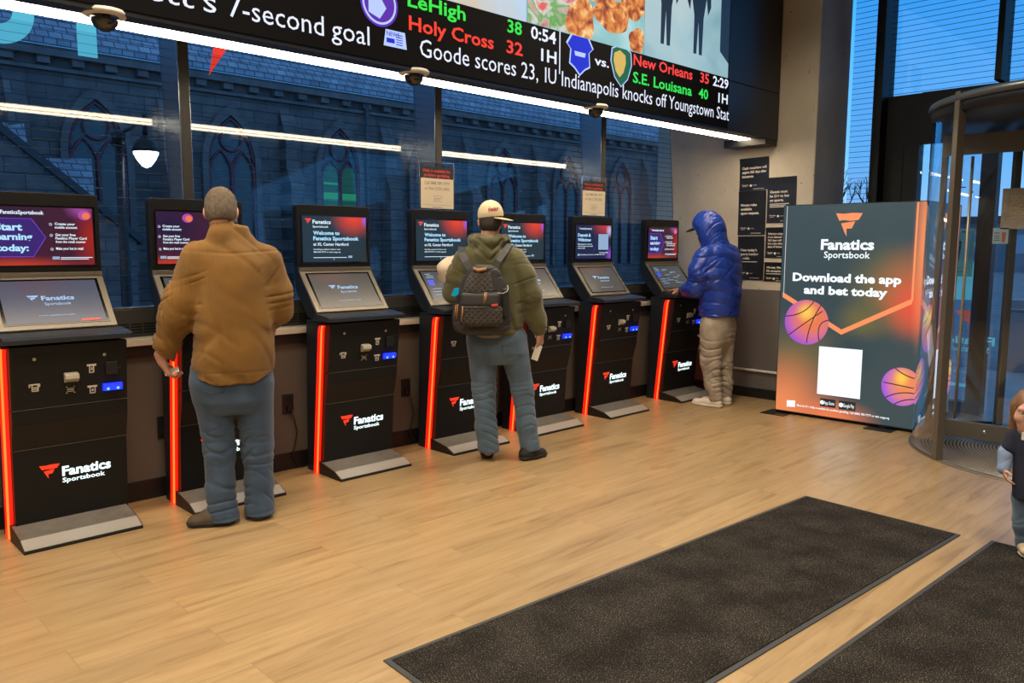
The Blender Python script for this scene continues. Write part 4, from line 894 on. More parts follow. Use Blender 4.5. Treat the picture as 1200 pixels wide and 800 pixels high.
def folds(seed, fx, fy_, fz, amp, warp=1.2, n=5):
    r = np.random.RandomState(seed); K = r.normal(size=(n, 3))*np.array([fx, fy_, fz]); Ph = r.uniform(0, 6.28, n); K2 = r.normal(size=(n, 3))*np.array([fx, fy_, fz])*.5
    def fn(x, y, z):
        o = 0
        for i in range(n): o = o+np.sin(K[i, 0]*x+K[i, 1]*y+K[i, 2]*z+Ph[i]+warp*np.sin(K2[i, 0]*x+K2[i, 1]*y+K2[i, 2]*z+Ph[i]*2))
        return amp*o/n*1.6
    return fn
def nrm(v): v = np.array(v, float); return v/np.linalg.norm(v)
class Fig:
    def __init__(s, name, label, B, cat='person'):
        s.B = np.array((B[0], B[1], 0.), float); d = math.hypot(B[0], B[1]); s.n = np.array([B[0]/d, B[1]/d, 0]); s.r = np.array([s.n[1], -s.n[0], 0]); s.d = d
        s.root = thing(name, label, cat, (B[0], B[1], 0), -math.atan2(B[0], B[1]))
    def J(s, px, py, w_=0.):
        dd = _F*F_PX+_R*(px-600)-_U*(py-400); t = (s.d+w_)/float(dd@s.n); P = np.array([0, 0, CAM_H])+dd*t
        return np.array([float((P-s.B)@s.r), w_, P[2]])
    def empty(s, name, label, cat, p):
        """another thing placed in the figure's own frame (it is worn or held, so it stays a thing)"""
        q = s.B+s.r*p[0]+s.n*p[1]; return thing(name, label, cat, (q[0], q[1], p[2]), -math.atan2(s.B[0], s.B[1]))
def hand(S, wr, fd, pn, side, curl=(.35, .5, .4), sc=1., spread=1., thumb=1.):
    wr = np.array(wr, float); fd = nrm(fd); pn = nrm(np.array(pn)-fd*np.dot(fd, pn)); lat = np.cross(fd, pn)*side; k = .008*sc
    S.cone(wr-fd*.03*sc, wr+fd*.02*sc, .024*sc, .024*sc, .01)
    for i, (o, L, r) in enumerate(((.030, .074, .0092), (.010, .083, .0096), (-.011, .078, .0092), (-.030, .060, .0082))):
        kn = wr+fd*(.088-.004*abs(i-1))*sc+lat*o*sc*spread; S.cone(wr+fd*.012*sc+lat*o*.55*sc, kn, .017*sc, .0125*sc, .012*sc)
        a = 0; p = kn
        for sg, cu in zip((.45, .31, .24), curl):
            a += cu*(1+.12*i); d = fd*math.cos(a)+pn*math.sin(a); q = p+d*L*sg*sc; S.cone(p, q, r*sc, r*.88*sc, .004*sc); p = q; r *= .9
    b = wr+fd*.028*sc+lat*.026*sc; m = b+(fd*.55+lat*.62*thumb+pn*.45)*.046*sc; e_ = m+(fd*.8+lat*.25*thumb+pn*.5)*.036*sc
    S.cone(wr+fd*.015*sc+lat*.012*sc, b, .018*sc, .0155*sc, .012*sc); S.cone(b, m, .0145*sc, .0115*sc, .01*sc); S.cone(m, e_, .011*sc, .009*sc, .005*sc)
def head(S, c, fw, up, nb, sc=1.):
    """skull, face, ears and neck; c = centre of the skull, nb = base of the neck"""
    c = np.array(c, float); fw = nrm(fw); up = nrm(np.array(up)-fw*np.dot(up, fw)); lt = np.cross(up, fw); B = (lt, fw, up); P = lambda l, f, u: c+(lt*l+fw*f+up*u)*sc
    S.ell(P(0, 0, .02), B, np.array((.074, .094, .092))*sc, .02); S.ell(P(0, .028, -.045), B, np.array((.058, .066, .070))*sc, .03)
    S.ell(P(0, .062, -.092), B, np.array((.030, .028, .024))*sc, .03)
    for e_ in (-1, 1):
        S.ell(P(.076*e_, -.008, -.018), (nrm(lt+fw*.35*e_), nrm(fw-lt*.35*e_), up), np.array((.010, .020, .033))*sc, .008); S.ell(P(.030*e_, .088, .012), B, np.array((.017, .012, .010))*sc, .014, cut=True)
        S.ell(P(.045*e_, .062, -.028), B, np.array((.022, .022, .02))*sc, .02)
    S.ell(P(0, .085, .030), B, np.array((.050, .014, .014))*sc, .014)
    S.cone(P(0, .092, .012), P(0, .112, -.022), .009*sc, .013*sc, .010); S.ell(P(0, .106, -.028), B, np.array((.018, .011, .009))*sc, .008)
    S.ell(P(0, .090, -.054), B, np.array((.024, .010, .006))*sc, .006); S.ell(P(0, .088, -.066), B, np.array((.022, .010, .007))*sc, .006)
    nb = np.array(nb, float); S.cone(P(0, -.018, -.055), nb, .056*sc, .064*sc, .03)
    return P, B
def eyes(P, parent, m, sc=1.):
    for e_ in (-1, 1):
        q = P(.030*e_, .080, .012); mb = MB(); b = bmesh.new(); bmesh.ops.create_uvsphere(b, u_segments=14, v_segments=10, radius=.0115*sc); mb.bm(b, 0, True, Matrix.Translation(Vector(q))); mb.build('eye', m, parent)
def limb(S, pts, rs, k=.03):
    for a, b, ra, rb in zip(pts, pts[1:], rs, rs[1:]): S.cone(a, b, ra, rb, k)
M_skin = mat('skin', (.50, .27, .19), .5, bump=.15, bscale=220, var=.08, vscale=18)
M_skin2 = mat('skin_tan', (.42, .22, .14), .5, bump=.15, bscale=220, var=.08, vscale=18)
M_eye = mat('eye', (.5, .48, .45), .2)
def bounds(pts, m): P = np.array(pts); return P.min(0)-m, P.max(0)+m
def shoe(F, heel, toe, z0, wd, h, name, m_up, m_sole, sole=.028, k=.03, lace=None):
    heel = np.array(heel); toe = np.array(toe); d = nrm([toe[0]-heel[0], toe[1]-heel[1], 0]); l = np.array([-d[1], d[0], 0]); L_ = np.linalg.norm((toe-heel)[:2]); up = np.array([0, 0, 1.]); o = np.array([heel[0], heel[1], z0])
    P = lambda a, b, c: o+d*a*L_+l*b+up*c
    lo, hi = bounds([P(0, 0, 0), P(1, 0, 0), P(.2, 0, h+.05)], wd+.03)
    S = Solid(lo, hi, .004)
    S.cone(P(.16, 0, .045), P(.45, 0, .04), wd*.82, wd*.90, .03, fl=(up, 1.15)); S.cone(P(.45, 0, .04), P(.80, .004, .030), wd*.90, wd*.86, .03, fl=(up, 1.35))
    S.cone(P(.20, 0, .05), P(.22, 0, h-.02), wd*.78, wd*.70, .03); S.cone(P(.25, 0, h-.03), P(.55, 0, .055), wd*.62, wd*.66, .03)
    S.half(P(0, 0, h), (-.15*d[0], -.15*d[1], 1)); S.half(P(0, 0, sole*.6), (0, 0, -1)); S.warp(folds(7, 20, 20, 26, .0012))
    s_ = S.build(name, m_up, F.root)
    S = Solid(lo, hi, .004)
    S.cone(P(.16, 0, .03), P(.5, 0, .03), wd*.93, wd*.93, .03); S.cone(P(.5, 0, .03), P(.815, .004, .03), wd*.98, wd*.95, .03)
    S.half(P(0, 0, sole), (0, 0, 1)); S.half(P(0, 0, .0), (0, 0, -1)); S.build('sole', m_sole, s_)
    if lace:
        mb = MB()
        for j in range(4):
            a = .42+.085*j; zc = h*.93-(a-.30)*h*1.05
            mb.tube([P(a, -.026, zc-.006), P(a+.02, 0, zc+.007), P(a+.03, .026, zc-.006)], .0035, n=5)
        mb.build('laces', lace, s_)
    return s_
def sections(F, rows, w0=0., ang=0., shrink=0.):
    """(py, left px, right px, half depth, depth offset) -> oval sections"""
    out = []
    for py, a, b, dy, *o in rows:
        w_ = w0+(o[0] if o else 0.); p, q = F.J(a, py, w_), F.J(b, py, w_); rx = (q[0]-p[0])/2
        if ang: rx = max(.05, math.sqrt(max(1e-4, (rx*rx-(dy*math.sin(ang))**2)))/abs(math.cos(ang)))
        out.append(((p[2]+q[2])/2, (p[0]+q[0])/2, w_, max(.02, rx-shrink), max(.02, dy-shrink)))
    return out
def rings(axis_a, axis_b, freq, amp, z0=None, z1=None, seed=0):
    """broken creases running round a limb between two points"""
    a = np.array(axis_a, float); d = np.array(axis_b, float)-a; L_ = np.linalg.norm(d); d = d/L_; rn = np.random.RandomState(seed); K = rn.normal(size=(5, 3))*np.array([[8], [14], [11], [17], [9]]); ph = rn.uniform(0, 6.28, 6)
    def fn(x, y, z):
        px, py, pz = x-a[0], y-a[1], z-a[2]; t = px*d[0]+py*d[1]+pz*d[2]; qx, qy, qz = px-t*d[0], py-t*d[1], pz-t*d[2]
        m = np.exp(-np.maximum(0, np.sqrt(qx*qx+qy*qy+qz*qz)-.12)**2/.0008)*np.clip((t+.05)/.10, 0, 1)*np.clip((L_+.05-t)/.10, 0, 1)
        S_ = [np.sin(K[i, 0]*x+K[i, 1]*y+K[i, 2]*z+ph[i]) for i in range(5)]
        u = np.sin(t*freq+2.0*S_[0]+1.2*S_[1]+ph[5]); v = np.sin(t*freq*.62-2.3*S_[2]+1.3*S_[3])
        g = np.exp(-(u/.38)**2)*np.clip(.35+.9*S_[4], 0, 1)+.8*np.exp(-(v/.30)**2)*np.clip(.35-.9*S_[0]*S_[1]-.5*S_[4], 0, 1)
        return amp*m*(1.35*g-.45)
    return fn
def creases(seed, f, amp, width=.22):
    """a few long soft-edged grooves lying across cloth; f = how fast they repeat along x, y, z"""
    rn = np.random.RandomState(seed); K = rn.normal(size=(4, 3))*np.array(f); Kw = rn.normal(size=(8, 3))*6; ph = rn.uniform(0, 6.28, 12)
    def fn(x, y, z):
        o = 0
        for i in range(4):
            w_ = np.sin(Kw[2*i, 0]*x+Kw[2*i, 1]*y+Kw[2*i, 2]*z+ph[i]); mk = np.clip(.2+np.sin(Kw[2*i+1, 0]*x*1.3+Kw[2*i+1, 1]*y+Kw[2*i+1, 2]*z*1.3+ph[4+i]), 0, 1)
            s_ = np.sin(K[i, 0]*x+K[i, 1]*y+K[i, 2]*z+1.1*w_+ph[8+i]); o = o+np.exp(-(s_/width)**2)*mk
        return amp*(o-.35)
    return fn
M_denim = mat('blue_denim', (.034, .066, .122), .8, bump=.35, bscale=420, var=.30, vscale=7, sheen=.2)
M_denim2 = mat('light_denim', (.074, .122, .182), .8, bump=.35, bscale=420, var=.26, vscale=7, sheen=.2)
M_boot = mat('brown_suede', (.082, .060, .038), .8, bump=.3, bscale=200); M_bsole = mat('dark_sole', (.022, .020, .016), .7)
def corduroy():
    m = mat('tan_corduroy', (.185, .090, .014), .85, var=.28, vscale=5, sheen=.10); t = NT(m); b = t.n['Principled BSDF']
    tc = t.new('ShaderNodeTexCoord'); w_ = t.new('ShaderNodeTexWave', Scale=95.0, Distortion=1.2); w_.bands_direction = 'X'; w_.inputs['Detail Scale'].default_value = .4; t.ln(tc.outputs['Object'], w_.inputs['Vector'])
    bp = t.new('ShaderNodeBump', Strength=.28, Distance=.003); t.ln(w_.outputs['Fac'], bp.inputs['Height']); t.ln(bp.outputs[0], b.inputs['Normal']); return m
M_cord = corduroy()
def trousers(F, name, m, waist, crotch, legs, w_hip, h=.005, seed=1, ring=.0055, extra=None):
    """waist: oval section rows; legs: [(joints, radii)]"""
    pts = [p for j, _ in legs for p in j]+[np.array([s_[1], s_[2], s_[0]]) for s_ in waist]
    lo, hi = bounds(pts, w_hip); lo[2] = max(lo[2]-.0, .02)
    S = Solid(lo, hi, h); S.loft(waist, k=.03)
    for j, r in legs:
        L2 = Solid(lo, hi, h); limb(L2, j, r, .03); L2.half(j[-1]+np.array([0, 0, -.012]), (0, .08, -1)); k_ = .012; q = np.clip(.5+.5*(S.D-L2.D)/k_, 0, 1); S.D = (S.D*(1-q)+L2.D*q-k_*q*(1-q)).astype(f32)
    for i, (j, r) in enumerate(legs):
        S.warp(rings(j[1], j[-1], 58, ring, seed=seed+i)); S.warp(rings(j[0]*.4+j[1]*.6, j[1]*.6+j[2]*.4, 44, ring*.8, seed=seed+9+i))
        S.warp(rings(j[0]*.6+j[1]*.4, j[1], 34, ring*.45, seed=seed+19+i))
    S.warp(folds(seed, 9, 9, 7, .0035))
    if extra: extra(S)
    return S.build(name, m, F.root)
def stitched(parent, name, pts, m, r=.0018):
    return MB().tube(pts, r, n=4).build(name, m, parent)
# ------------------------------------------------------------------ man in the tan jacket
F = Fig('person', 'man in a tan corduroy jacket and blue jeans seen from behind, holding a slip', (1.865, 4.03))
J = F.J
hc, nb = J(259, 246, .03), J(264, 280, .0)
ls, le, lw = J(233, 304, 0.), J(206, 372, .015), J(190, 417, .045)
rs, re_, rw = J(311, 307, .01), J(326, 362, .05), J(318, 374, .25)
lh, lk, la = J(248, 448, 0), J(257, 525, .02), J(259.5, 603, .005)
rh, rk, ra = J(296, 448, .0), J(302, 525, .03), J(304, 590, .03)
jack = [(449, 224, 321, .155), (440, 224, 321, .155), (425, 223, 321.5, .158), (395, 226, 322, .155), (360, 229, 322, .155), (330, 231, 320, .15), (310, 232, 318, .14), (298, 235, 312, .122), (288, 240, 305, .102), (279, 246, 298, .082), (270, 250, 293, .068), (264, 252, 291, .063, .005)]
body = Solid(*bounds([hc, nb, ls, le, lw, rs, re_, rw, lh, la, ra], .17), .0045)
P_, B_ = head(body, hc, (.05, .93, -.30), (.0, .3, .95), nb)
body.loft(sections(F, jack[:-2], shrink=.03), k=.04); limb(body, [ls, le, lw], [.05, .042, .030], .03); limb(body, [rs, re_, rw], [.05, .042, .030], .03)
limb(body, [lh, lk, la], [.08, .055, .042], .03); limb(body, [rh, rk, ra], [.08, .055, .042], .03)
hand(body, J(189, 421, .045), nrm(J(197, 438, .06)-J(189, 421, .045)), (.95, .25, .1), -1, (.55, .7, .5))
hand(body, rw+np.array([-.005, .04, 0]), (-.15, .95, -.1), (0, .0, -1), -1, (.3, .45, .4))
body.build('body', M_skin, F.root); eyes(P_, F.root, M_eye)
S = Solid(*bounds([hc], .16), .004); S.ell(P_(0, -.004, .024), B_, (.081, .099, .096), .01); S.ell(P_(0, -.030, -.03), B_, (.072, .072, .075), .03); S.half(P_(0, .055, .045), B_[1]*.9+np.array([0, 0, -.35])); S.half(P_(0, -.03, -.075), -B_[2]); S.half(P_(0, .03, -.012), B_[1]*.75-B_[2]*.66); S.warp(folds(3, 60, 60, 60, .0012))
S.build('hair', mat('short_grey_hair', (.115, .088, .062), .9, bump=.9, bscale=420, var=.35, vscale=60), F.root)
S = Solid(*bounds([ls, lw, rs, rw, J(224, 442, .2), J(321, 442, -.2), J(270, 260)], .11), .005)
S.loft(sections(F, jack), k=.03)
limb(S, [ls, J(213, 352, .01), le, J(196, 402, .04)], [.088, .082, .074, .066], .045); limb(S, [J(196, 402, .04), J(188, 430, .05)], [.064, .054], .02)
limb(S, [rs, J(323, 345, .03), re_], [.088, .080, .072], .045); limb(S, [re_, rw], [.072, .052], .03)
S.half(J(189, 428, .046), J(190, 420, .046)-J(197, 400, .04)); zb = J(270, 447)[2]; xb = J(272, 440)[0]; hx_ = [(S.lo[i]+np.arange(S.n[i])*S.h).astype(f32) for i in range(3)]; S.D = np.maximum(S.D, (zb+1.35*(hx_[0][:, None, None]-xb)**2-hx_[2][None, None, :]).astype(f32)) if True else S.D   # shirt-tail hem
c1 = J(272, 267, .0)
S.cone(J(262, 276, -.01), J(262, 264.5, .012), .078, .070, .02); S.cone(J(262, 280, .0), J(262, 255, .03), .055, .058, .008, cut=True)
S.warp(rings(ls, le, 40, .004, seed=2)); S.warp(rings(le, lw, 46, .005, seed=3)); S.warp(rings(rs, re_, 40, .005, seed=5))
S.warp(folds(11, 11, 8, 3, .006)); S.warp(creases(12, (24, 8, 2.5), .0075, .30)); S.warp(creases(17, (13, 13, 9), .0035, .35)); S.warp(folds(13, 45, 45, 30, .0012))
zy = J(270, 297)[2]      # yoke seam across the shoulders
S.warp(lambda x, y, z: .0035*np.exp(-((z-zy-.012*np.abs(x*6))/.006)**2)*(y < .03))
zh = J(270, 437)[2]
S.warp(lambda x, y, z: .002*np.exp(-((z-zh-.022)/.004)**2)*(np.abs(x-.03) < .25))
jk = S.build('jacket', M_cord, F.root)
mb = MB(); n_ = 20; zc = J(262, 262.5)[2]; cc = J(262, 263, .012)
mb.tube([(cc[0]+.063*math.cos(a), .014+.058*math.sin(a), zc+.012+.008*math.sin(a)) for a in [2*math.pi*k/n_ for k in range(n_+1)]], .010, n=8); mb.build('shirt_collar', mat('dark_shirt', (.03, .032, .045), .8), F.root)
w_ = [(J(270, 425)[2], J(272, 425)[0], 0, .205, .125), (J(270, 447)[2], J(272, 447)[0], 0, .208, .132), (J(270, 468)[2], J(272, 468)[0], 0, .195, .125), (J(270, 482)[2], J(272, 480)[0], .0, .16, .10)]
tr_ = trousers(F, 'jeans', M_denim, w_, None, [([lh, lk, J(258, 570, .01), J(261.5, 606, -.008)], [.108, .076, .070, .083]), ([rh, rk, J(304, 565, .03), J(304.5, 598, .028)], [.108, .078, .070, .079])], .16, seed=4)
tj = [c for c in F.root.children if c.name.startswith('jeans')][0]; mb = MB()
mb.tube([J(a, b, -.128+c) for a, b, c in ((231, 440, .055), (233, 457, .035), (247, 461, .0), (262, 459, -.006), (263, 446, -.010))], .0022, n=4); mb.tube([J(272.5, 449, -.105), J(273, 470, -.075)], .0025, n=4); mb.build('pocket_seam', mat('denim_thread_dark', (.045, .06, .08), .8), tj)
sl_ = shoe(F, J(274.5, 617.5, -.025), J(219, 611, .0), 0, .050, .082, 'boot', M_boot, M_bsole, lace=mat('boot_lace', (.12, .10, .07), .8))
shoe(F, J(303, 608, -.035), J(302, 598, .20), 0, .052, .085, 'boot', M_boot, M_bsole)
p = J(200, 435, .05); s_ = F.empty('paper_slip', 'small white betting slip in the hand of the man in the tan jacket', 'paper slip', p)
mb = MB().box((-.03, -.022, -.0006), (.042, .018, .0006), M=Matrix.Rotation(R(-18), 4, 'Y') @ Matrix.Rotation(R(35), 4, 'X')); mb.build('paper', mat('receipt_paper', (.72, .68, .60), .7), s_)
# ------------------------------------------------------------------ man with the backpack
F = Fig('person', 'man in an olive hoodie, jeans and cream cap with a backpack, seen from behind', (3.81, 3.925))
J = F.J
hc, nb = J(575, 257, .02), J(574, 284, .0)
ls, le, lw = J(543, 301, 0.), J(531, 343, .06), J(536, 345, .26)
rs, re_, rw = J(606, 302, .0), J(622, 345, .0), J(632, 387, .04)
lh, lk, la = J(565, 397, 0), J(567, 455, .02), J(572, 527, .0)
rh, rk, ra = J(600, 397, 0), J(612, 455, .03), J(621, 522, .03)
top = [(391, 547, 613, .135), (380, 543, 613, .14), (355, 538, 613, .14), (330, 537, 613, .138), (312, 538, 611, .13), (300, 541, 608, .112), (292, 547, 602, .09), (284, 553, 595, .075)]
body = Solid(*bounds([hc, nb, ls, le, lw, rs, re_, rw, lh, la, ra], .17), .0045)
P_, B_ = head(body, hc, (.10, .97, -.20), (.0, .2, .97), nb)
body.loft(sections(F, top[:-1], shrink=.03), k=.04); limb(body, [ls, le, lw], [.05, .04, .028], .03); limb(body, [rs, re_, rw], [.05, .04, .028], .03)
limb(body, [lh, lk, la], [.075, .052, .04], .03); limb(body, [rh, rk, ra], [.075, .052, .04], .03)
hand(body, J(632.5, 389, .04), nrm(J(633, 408, .06)-J(632.5, 389, .04)), (-.85, .45, .1), 1, (.35, .55, .5))
hand(body, lw+np.array([0, .03, 0]), (.1, .95, .1), (.2, .0, -1), 1, (.3, .4, .4))
body.build('body', M_skin, F.root); eyes(P_, F.root, M_eye)
S = Solid(*bounds([hc], .16), .004); S.ell(P_(0, -.004, .020), B_, (.080, .099, .094), .01); S.ell(P_(0, -.040, -.045), B_, (.068, .060, .062), .03); S.half(P_(0, .03, .03), B_[1]*.9+np.array([0, 0, -.3])); S.half(P_(0, -.03, -.092), -B_[2]); S.half(P_(0, .012, -.012), B_[1]*.8-B_[2]*.6); S.warp(folds(3, 70, 70, 70, .0015))
S.build('hair', mat('dark_brown_hair', (.020, .012, .008), .7, bump=.8, bscale=300, var=.3, vscale=60), F.root)
# cap worn back to front
M_cap = mat('cream_cotton', (.60, .50, .33), .8, bump=.2, bscale=260)
bd = nrm(np.array([.86, -.42, -.16])); bs = nrm(np.cross(np.array([0, 0, 1.]), bd)); bu = np.cross(bd, bs)
S = Solid(*bounds([hc], .20), .004); S.ell(P_(0, -.006, .030), B_, (.088, .106, .098), .01); S.half(P_(0, 0, .012), -np.array([-.12, 0, 1.])); S.ell(P_(0, -.006, .028), B_, (.080, .098, .09), .004, cut=True)
S.warp(lambda x, y, z: -.0015*np.exp(-((x-hc[0])/.003)**2)); cp_ = S.build('cap', M_cap, F.root)
cc = np.array(P_(0, -.02, .018)); S = Solid(*bounds([cc, cc+bd*.17], .09), .0035)
S.ell(cc+bd*.085-bu*.004, (bd, bs, bu), (.088, .078, .0065), .01); S.half(cc+bd*.052, -bd); S.warp(lambda x, y, z: .10*((x-cc[0])*bs[0]+(y-cc[1])*bs[1])**2*8); S.build('bill', M_cap, cp_)
MB().lathe([(0, .008), (.006, .006), (.009, 0)], P_(0, -.006, .127), n=12).build('button', M_cap, cp_)
q = J(582, 251.5, -.10); mb = MB(); u_ = nrm([.86, .50, .12]); v_ = nrm([-.05, .25, .97]); q = P_(0, -.006, .055)+np.array([.028, -.092, -.004])
write(mb, 'fear', P_(.0, -.006, .05)+np.array([-.012, -.1, -.006]), u_, v_, .026, .072, bold=.03); bar(mb, P_(.0, -.006, .05)+np.array([-.016, -.1, .036]), u_, v_, .05, .003)
ec = np.array(P_(0, -.006, .030)); nv = []
for v in mb.v:          # wrapped round the crown
    d = np.array(v)-ec; l = [float(d@b) for b in B_]; k_ = math.sqrt(sum((a/r)**2 for a, r in zip(l, (.088, .106, .098)))); nv.append(tuple(ec+d/k_*1.012))
mb.v = nv; mb.build('stitched_word', mat('maroon_thread', (.26, .02, .025), .7), cp_)
M_olive = mat('olive_fleece', (.085, .080, .030), .9, bump=.25, bscale=160, var=.16, vscale=6, sheen=.3)
S = Solid(*bounds([ls, lw, rs, rw, J(547, 393, .2), J(613, 393, -.2), J(574, 270)], .11), .005)
S.loft(sections(F, top), k=.03)
limb(S, [J(545, 304, 0.), J(537, 322, .02), le], [.074, .072, .066], .05); limb(S, [le, lw], [.066, .046], .03)
limb(S, [J(604, 304, 0.), J(614, 323, .0), re_, J(629, 374, .03), J(632, 385, .038)], [.074, .072, .066, .056, .050], .05)
S.half(J(632.5, 388.5, .04), J(632.5, 388, .04)-J(626, 365, .02)) if False else None
# hood lying on the shoulders
for px, py, w_0, r_0 in ((556, 281, .01, .052), (562, 282, -.05, .054), (573, 283, -.088, .056), (584, 282, -.06, .054), (591, 281, .0, .050), (585, 279, .06, .042), (562, 279, .06, .042)): S.ell(J(px, py, w_0), np.eye(3), (r_0, r_0, r_0*.85), .03)
S.ell(J(574, 298, -.095), np.eye(3), (.10, .045, .055), .04); S.cone(J(574, 290, .01), J(574, 264, .03), .058, .072, .008, cut=True)
S.warp(rings(rs, re_, 44, .005, seed=2)); S.warp(rings(re_, rw, 52, .006, seed=3)); S.warp(rings(ls, le, 46, .005, seed=6)); S.warp(folds(21, 12, 10, 6, .003)); S.warp(creases(22, (20, 12, 7), .0045, .32)); S.warp(folds(23, 30, 30, 24, .0012))
def vee(x, y, z):
    o = 0
    for a, b in (((553, 284), (572, 304)), ((595, 284), (576, 304)), ((561, 280), (575, 292)), ((588, 281), (577, 294))):
        p, q = J(*a, -.08), J(*b, -.08); dx, dz = q[0]-p[0], q[2]-p[2]; L_ = dx*dx+dz*dz; t = np.clip(((x-p[0])*dx+(z-p[2])*dz)/L_, 0, 1); o = o+np.exp(-((x-p[0]-t*dx)**2+(z-p[2]-t*dz)**2)/.00009)
    return .010*o*(y < -.01)
S.warp(vee)
zh = J(580, 384)[2]; S.warp(lambda x, y, z: .004*np.exp(-((z-zh)/.005)**2)*(np.abs(x) < .25))
S.build('hoodie', M_olive, F.root)
S = Solid(*bounds([J(547, 388, -.16), J(613, 396, .16)], .04), .005); S.loft([(J(580, 395)[2], J(578, 395)[0], 0, .158, .125), (J(580, 386)[2], J(578, 386)[0], 0, .162, .13)], k=.01); S.warp(folds(5, 40, 40, 30, .002)); S.build('shirt_hem', mat('grey_shirt', (.30, .27, .24), .85), F.root)
w_ = [(J(578, 384)[2], J(581, 386)[0], 0, .180, .118), (J(578, 398)[2], J(582.5, 398)[0], 0, .200, .130), (J(578, 413)[2], J(584, 415)[0], 0, .205, .128), (J(578, 426)[2], J(585, 426)[0], .0, .16, .09)]
trousers(F, 'jeans', M_denim2, w_, None, [([lh, lk, J(569.5, 500, .0), J(572.5, 526, .0)], [.108, .077, .072, .075]), ([rh, rk, J(617, 498, .03), J(621.5, 524, .03)], [.108, .075, .067, .069])], .16, seed=14)
tj = [c for c in F.root.children if c.name.startswith('jeans')][0]
mb = MB()
for cx, s_ in ((561, -1), (598, 1)):
    mb.tube([J(cx+a, b, -.137+.004*abs(a)/6) for a, b in ((-9, 405), (9, 405), (9, 417), (0, 422), (-9, 417), (-9, 405))], .0022, n=4)
mb.build('pocket_seam', mat('denim_thread', (.09, .11, .13), .8), tj)
M_bshoe = mat('black_suede', (.016, .015, .014), .75, bump=.2, bscale=200)
shoe(F, J(571, 541, .02), J(571, 547, -.24+.50), 0, .049, .10, 'shoe', M_bshoe, M_bsole)
shoe(F, J(610, 540, -.03), J(640, 531, .12), 0, .049, .10, 'shoe', M_bshoe, M_bsole, lace=mat('dark_lace', (.05, .04, .035), .8))
p = J(629, 413, .03); s_ = F.empty('paper_slip', 'long white slip hanging from the right hand of the man with backpack', 'paper slip', p)
mb = MB().box((-.024, -.001, -.055), (.024, .0, .055), M=Matrix.Rotation(R(18), 4, 'Y') @ Matrix.Rotation(R(-14), 4, 'Z')); mb.build('paper', MATS['receipt_paper'], s_)
# cream sweatshirt bunched over his left arm
p = J(523, 316, .05); s_ = F.empty('sweatshirt', 'cream sweatshirt bunched over the left arm of the man with backpack', 'sweatshirt', p)
S = Solid((-.12, -.14, -.14), (.12, .2, .13), .005); S.ell((-.005, 0, .0), np.eye(3), (.058, .07, .075), .03); S.ell((.03, .03, .035), np.eye(3), (.06, .07, .055), .03); S.ell((.005, -.005, -.05), np.eye(3), (.036, .05, .045), .03); S.cone((.0, .02, -.03), (.03, .12, -.07), .05, .045, .03); S.warp(folds(8, 22, 22, 30, .006)); S.build('fabric', mat('cream_fleece', (.55, .46, .36), .9, bump=.25, bscale=160), s_)
# backpack
c0 = J(565, 342, -.205); bp_ = F.empty('backpack', 'grey quilted backpack with tan zip pulls on the back of the man in olive', 'backpack', c0)
def quilt(name, c, diamonds=True):
    m = mat(name, c, .75, var=.12, vscale=10, bump=.01); t = NT(m); b = t.n['Principled BSDF']; tc = t.new('ShaderNodeTexCoord'); col = None; hs = []
    for a in (45, -45):
        mp = t.new('ShaderNodeMapping'); mp.inputs['Rotation'].default_value = (0, R(a), 0); t.ln(tc.outputs['Object'], mp.inputs[0]); s = t.new('ShaderNodeSeparateXYZ'); t.ln(mp.outputs[0], s.inputs[0])
        d = t.new('ShaderNodeMath', operation='PINGPONG'); t.ln(s.outputs['X'], d.inputs[0]); d.inputs[1].default_value = .0135; hs.append(d)
    mn = t.new('ShaderNodeMath', operation='MINIMUM'); t.ln(hs[0].outputs[0], mn.inputs[0]); t.ln(hs[1].outputs[0], mn.inputs[1])
    mr = t.new('ShaderNodeMapRange'); t.ln(mn.outputs[0], mr.inputs[0]); mr.inputs[2].default_value = .006
    bp = t.new('ShaderNodeBump', Strength=.8, Distance=.006); t.ln(mr.outputs[0], bp.inputs['Height']); t.ln(bp.outputs[0], b.inputs['Normal'])
    lt = t.new('ShaderNodeMath', operation='LESS_THAN'); t.ln(mn.outputs[0], lt.inputs[0]); lt.inputs[1].default_value = .0011
    x = t.new('ShaderNodeMix', data_type='RGBA'); t.ln(lt.outputs[0], x.inputs[0]); x.inputs[6].default_value = (*c, 1); x.inputs[7].default_value = (*[min(1, q*2.1) for q in c], 1); t.ln(x.outputs[2], b.inputs['Base Color']); return m
M_q = quilt('quilted_grey', (.062, .054, .050)); M_q2 = quilt('quilted_dark', (.034, .027, .023)); M_nyl = mat('charcoal_nylon', (.030, .030, .034), .6, bump=.15, bscale=200); M_leather = mat('tan_leather', (.36, .17, .07), .55)
hz = (J(567, 295)[2]-J(567, 388)[2])/2
E3 = np.eye(3)
def bx(name, m, c, half, r, par, wf=.0025, lo=None):
    S = Solid(np.array(c)-np.array(half)-.03, np.array(c)+np.array(half)+.03, .004); S.box(c, E3, half, r, .01)
    S.warp(folds(hash(name) % 50, 18, 18, 18, wf)); return S.build(name, m, par)
def prow(rows, y, ry):
    out = []
    for py, a, b in rows: p, q = J(a, py, -.205), J(b, py, -.205); out.append((p[2]-c0[2], (p[0]+q[0])/2-c0[0], y, (q[0]-p[0])/2, ry))
    return out
PK = [(392, 541, 590), (386, 533, 598), (374, 530.5, 600), (358, 532, 598), (342, 537, 594), (328, 542, 590), (317, 548, 586), (310, 554, 580)]
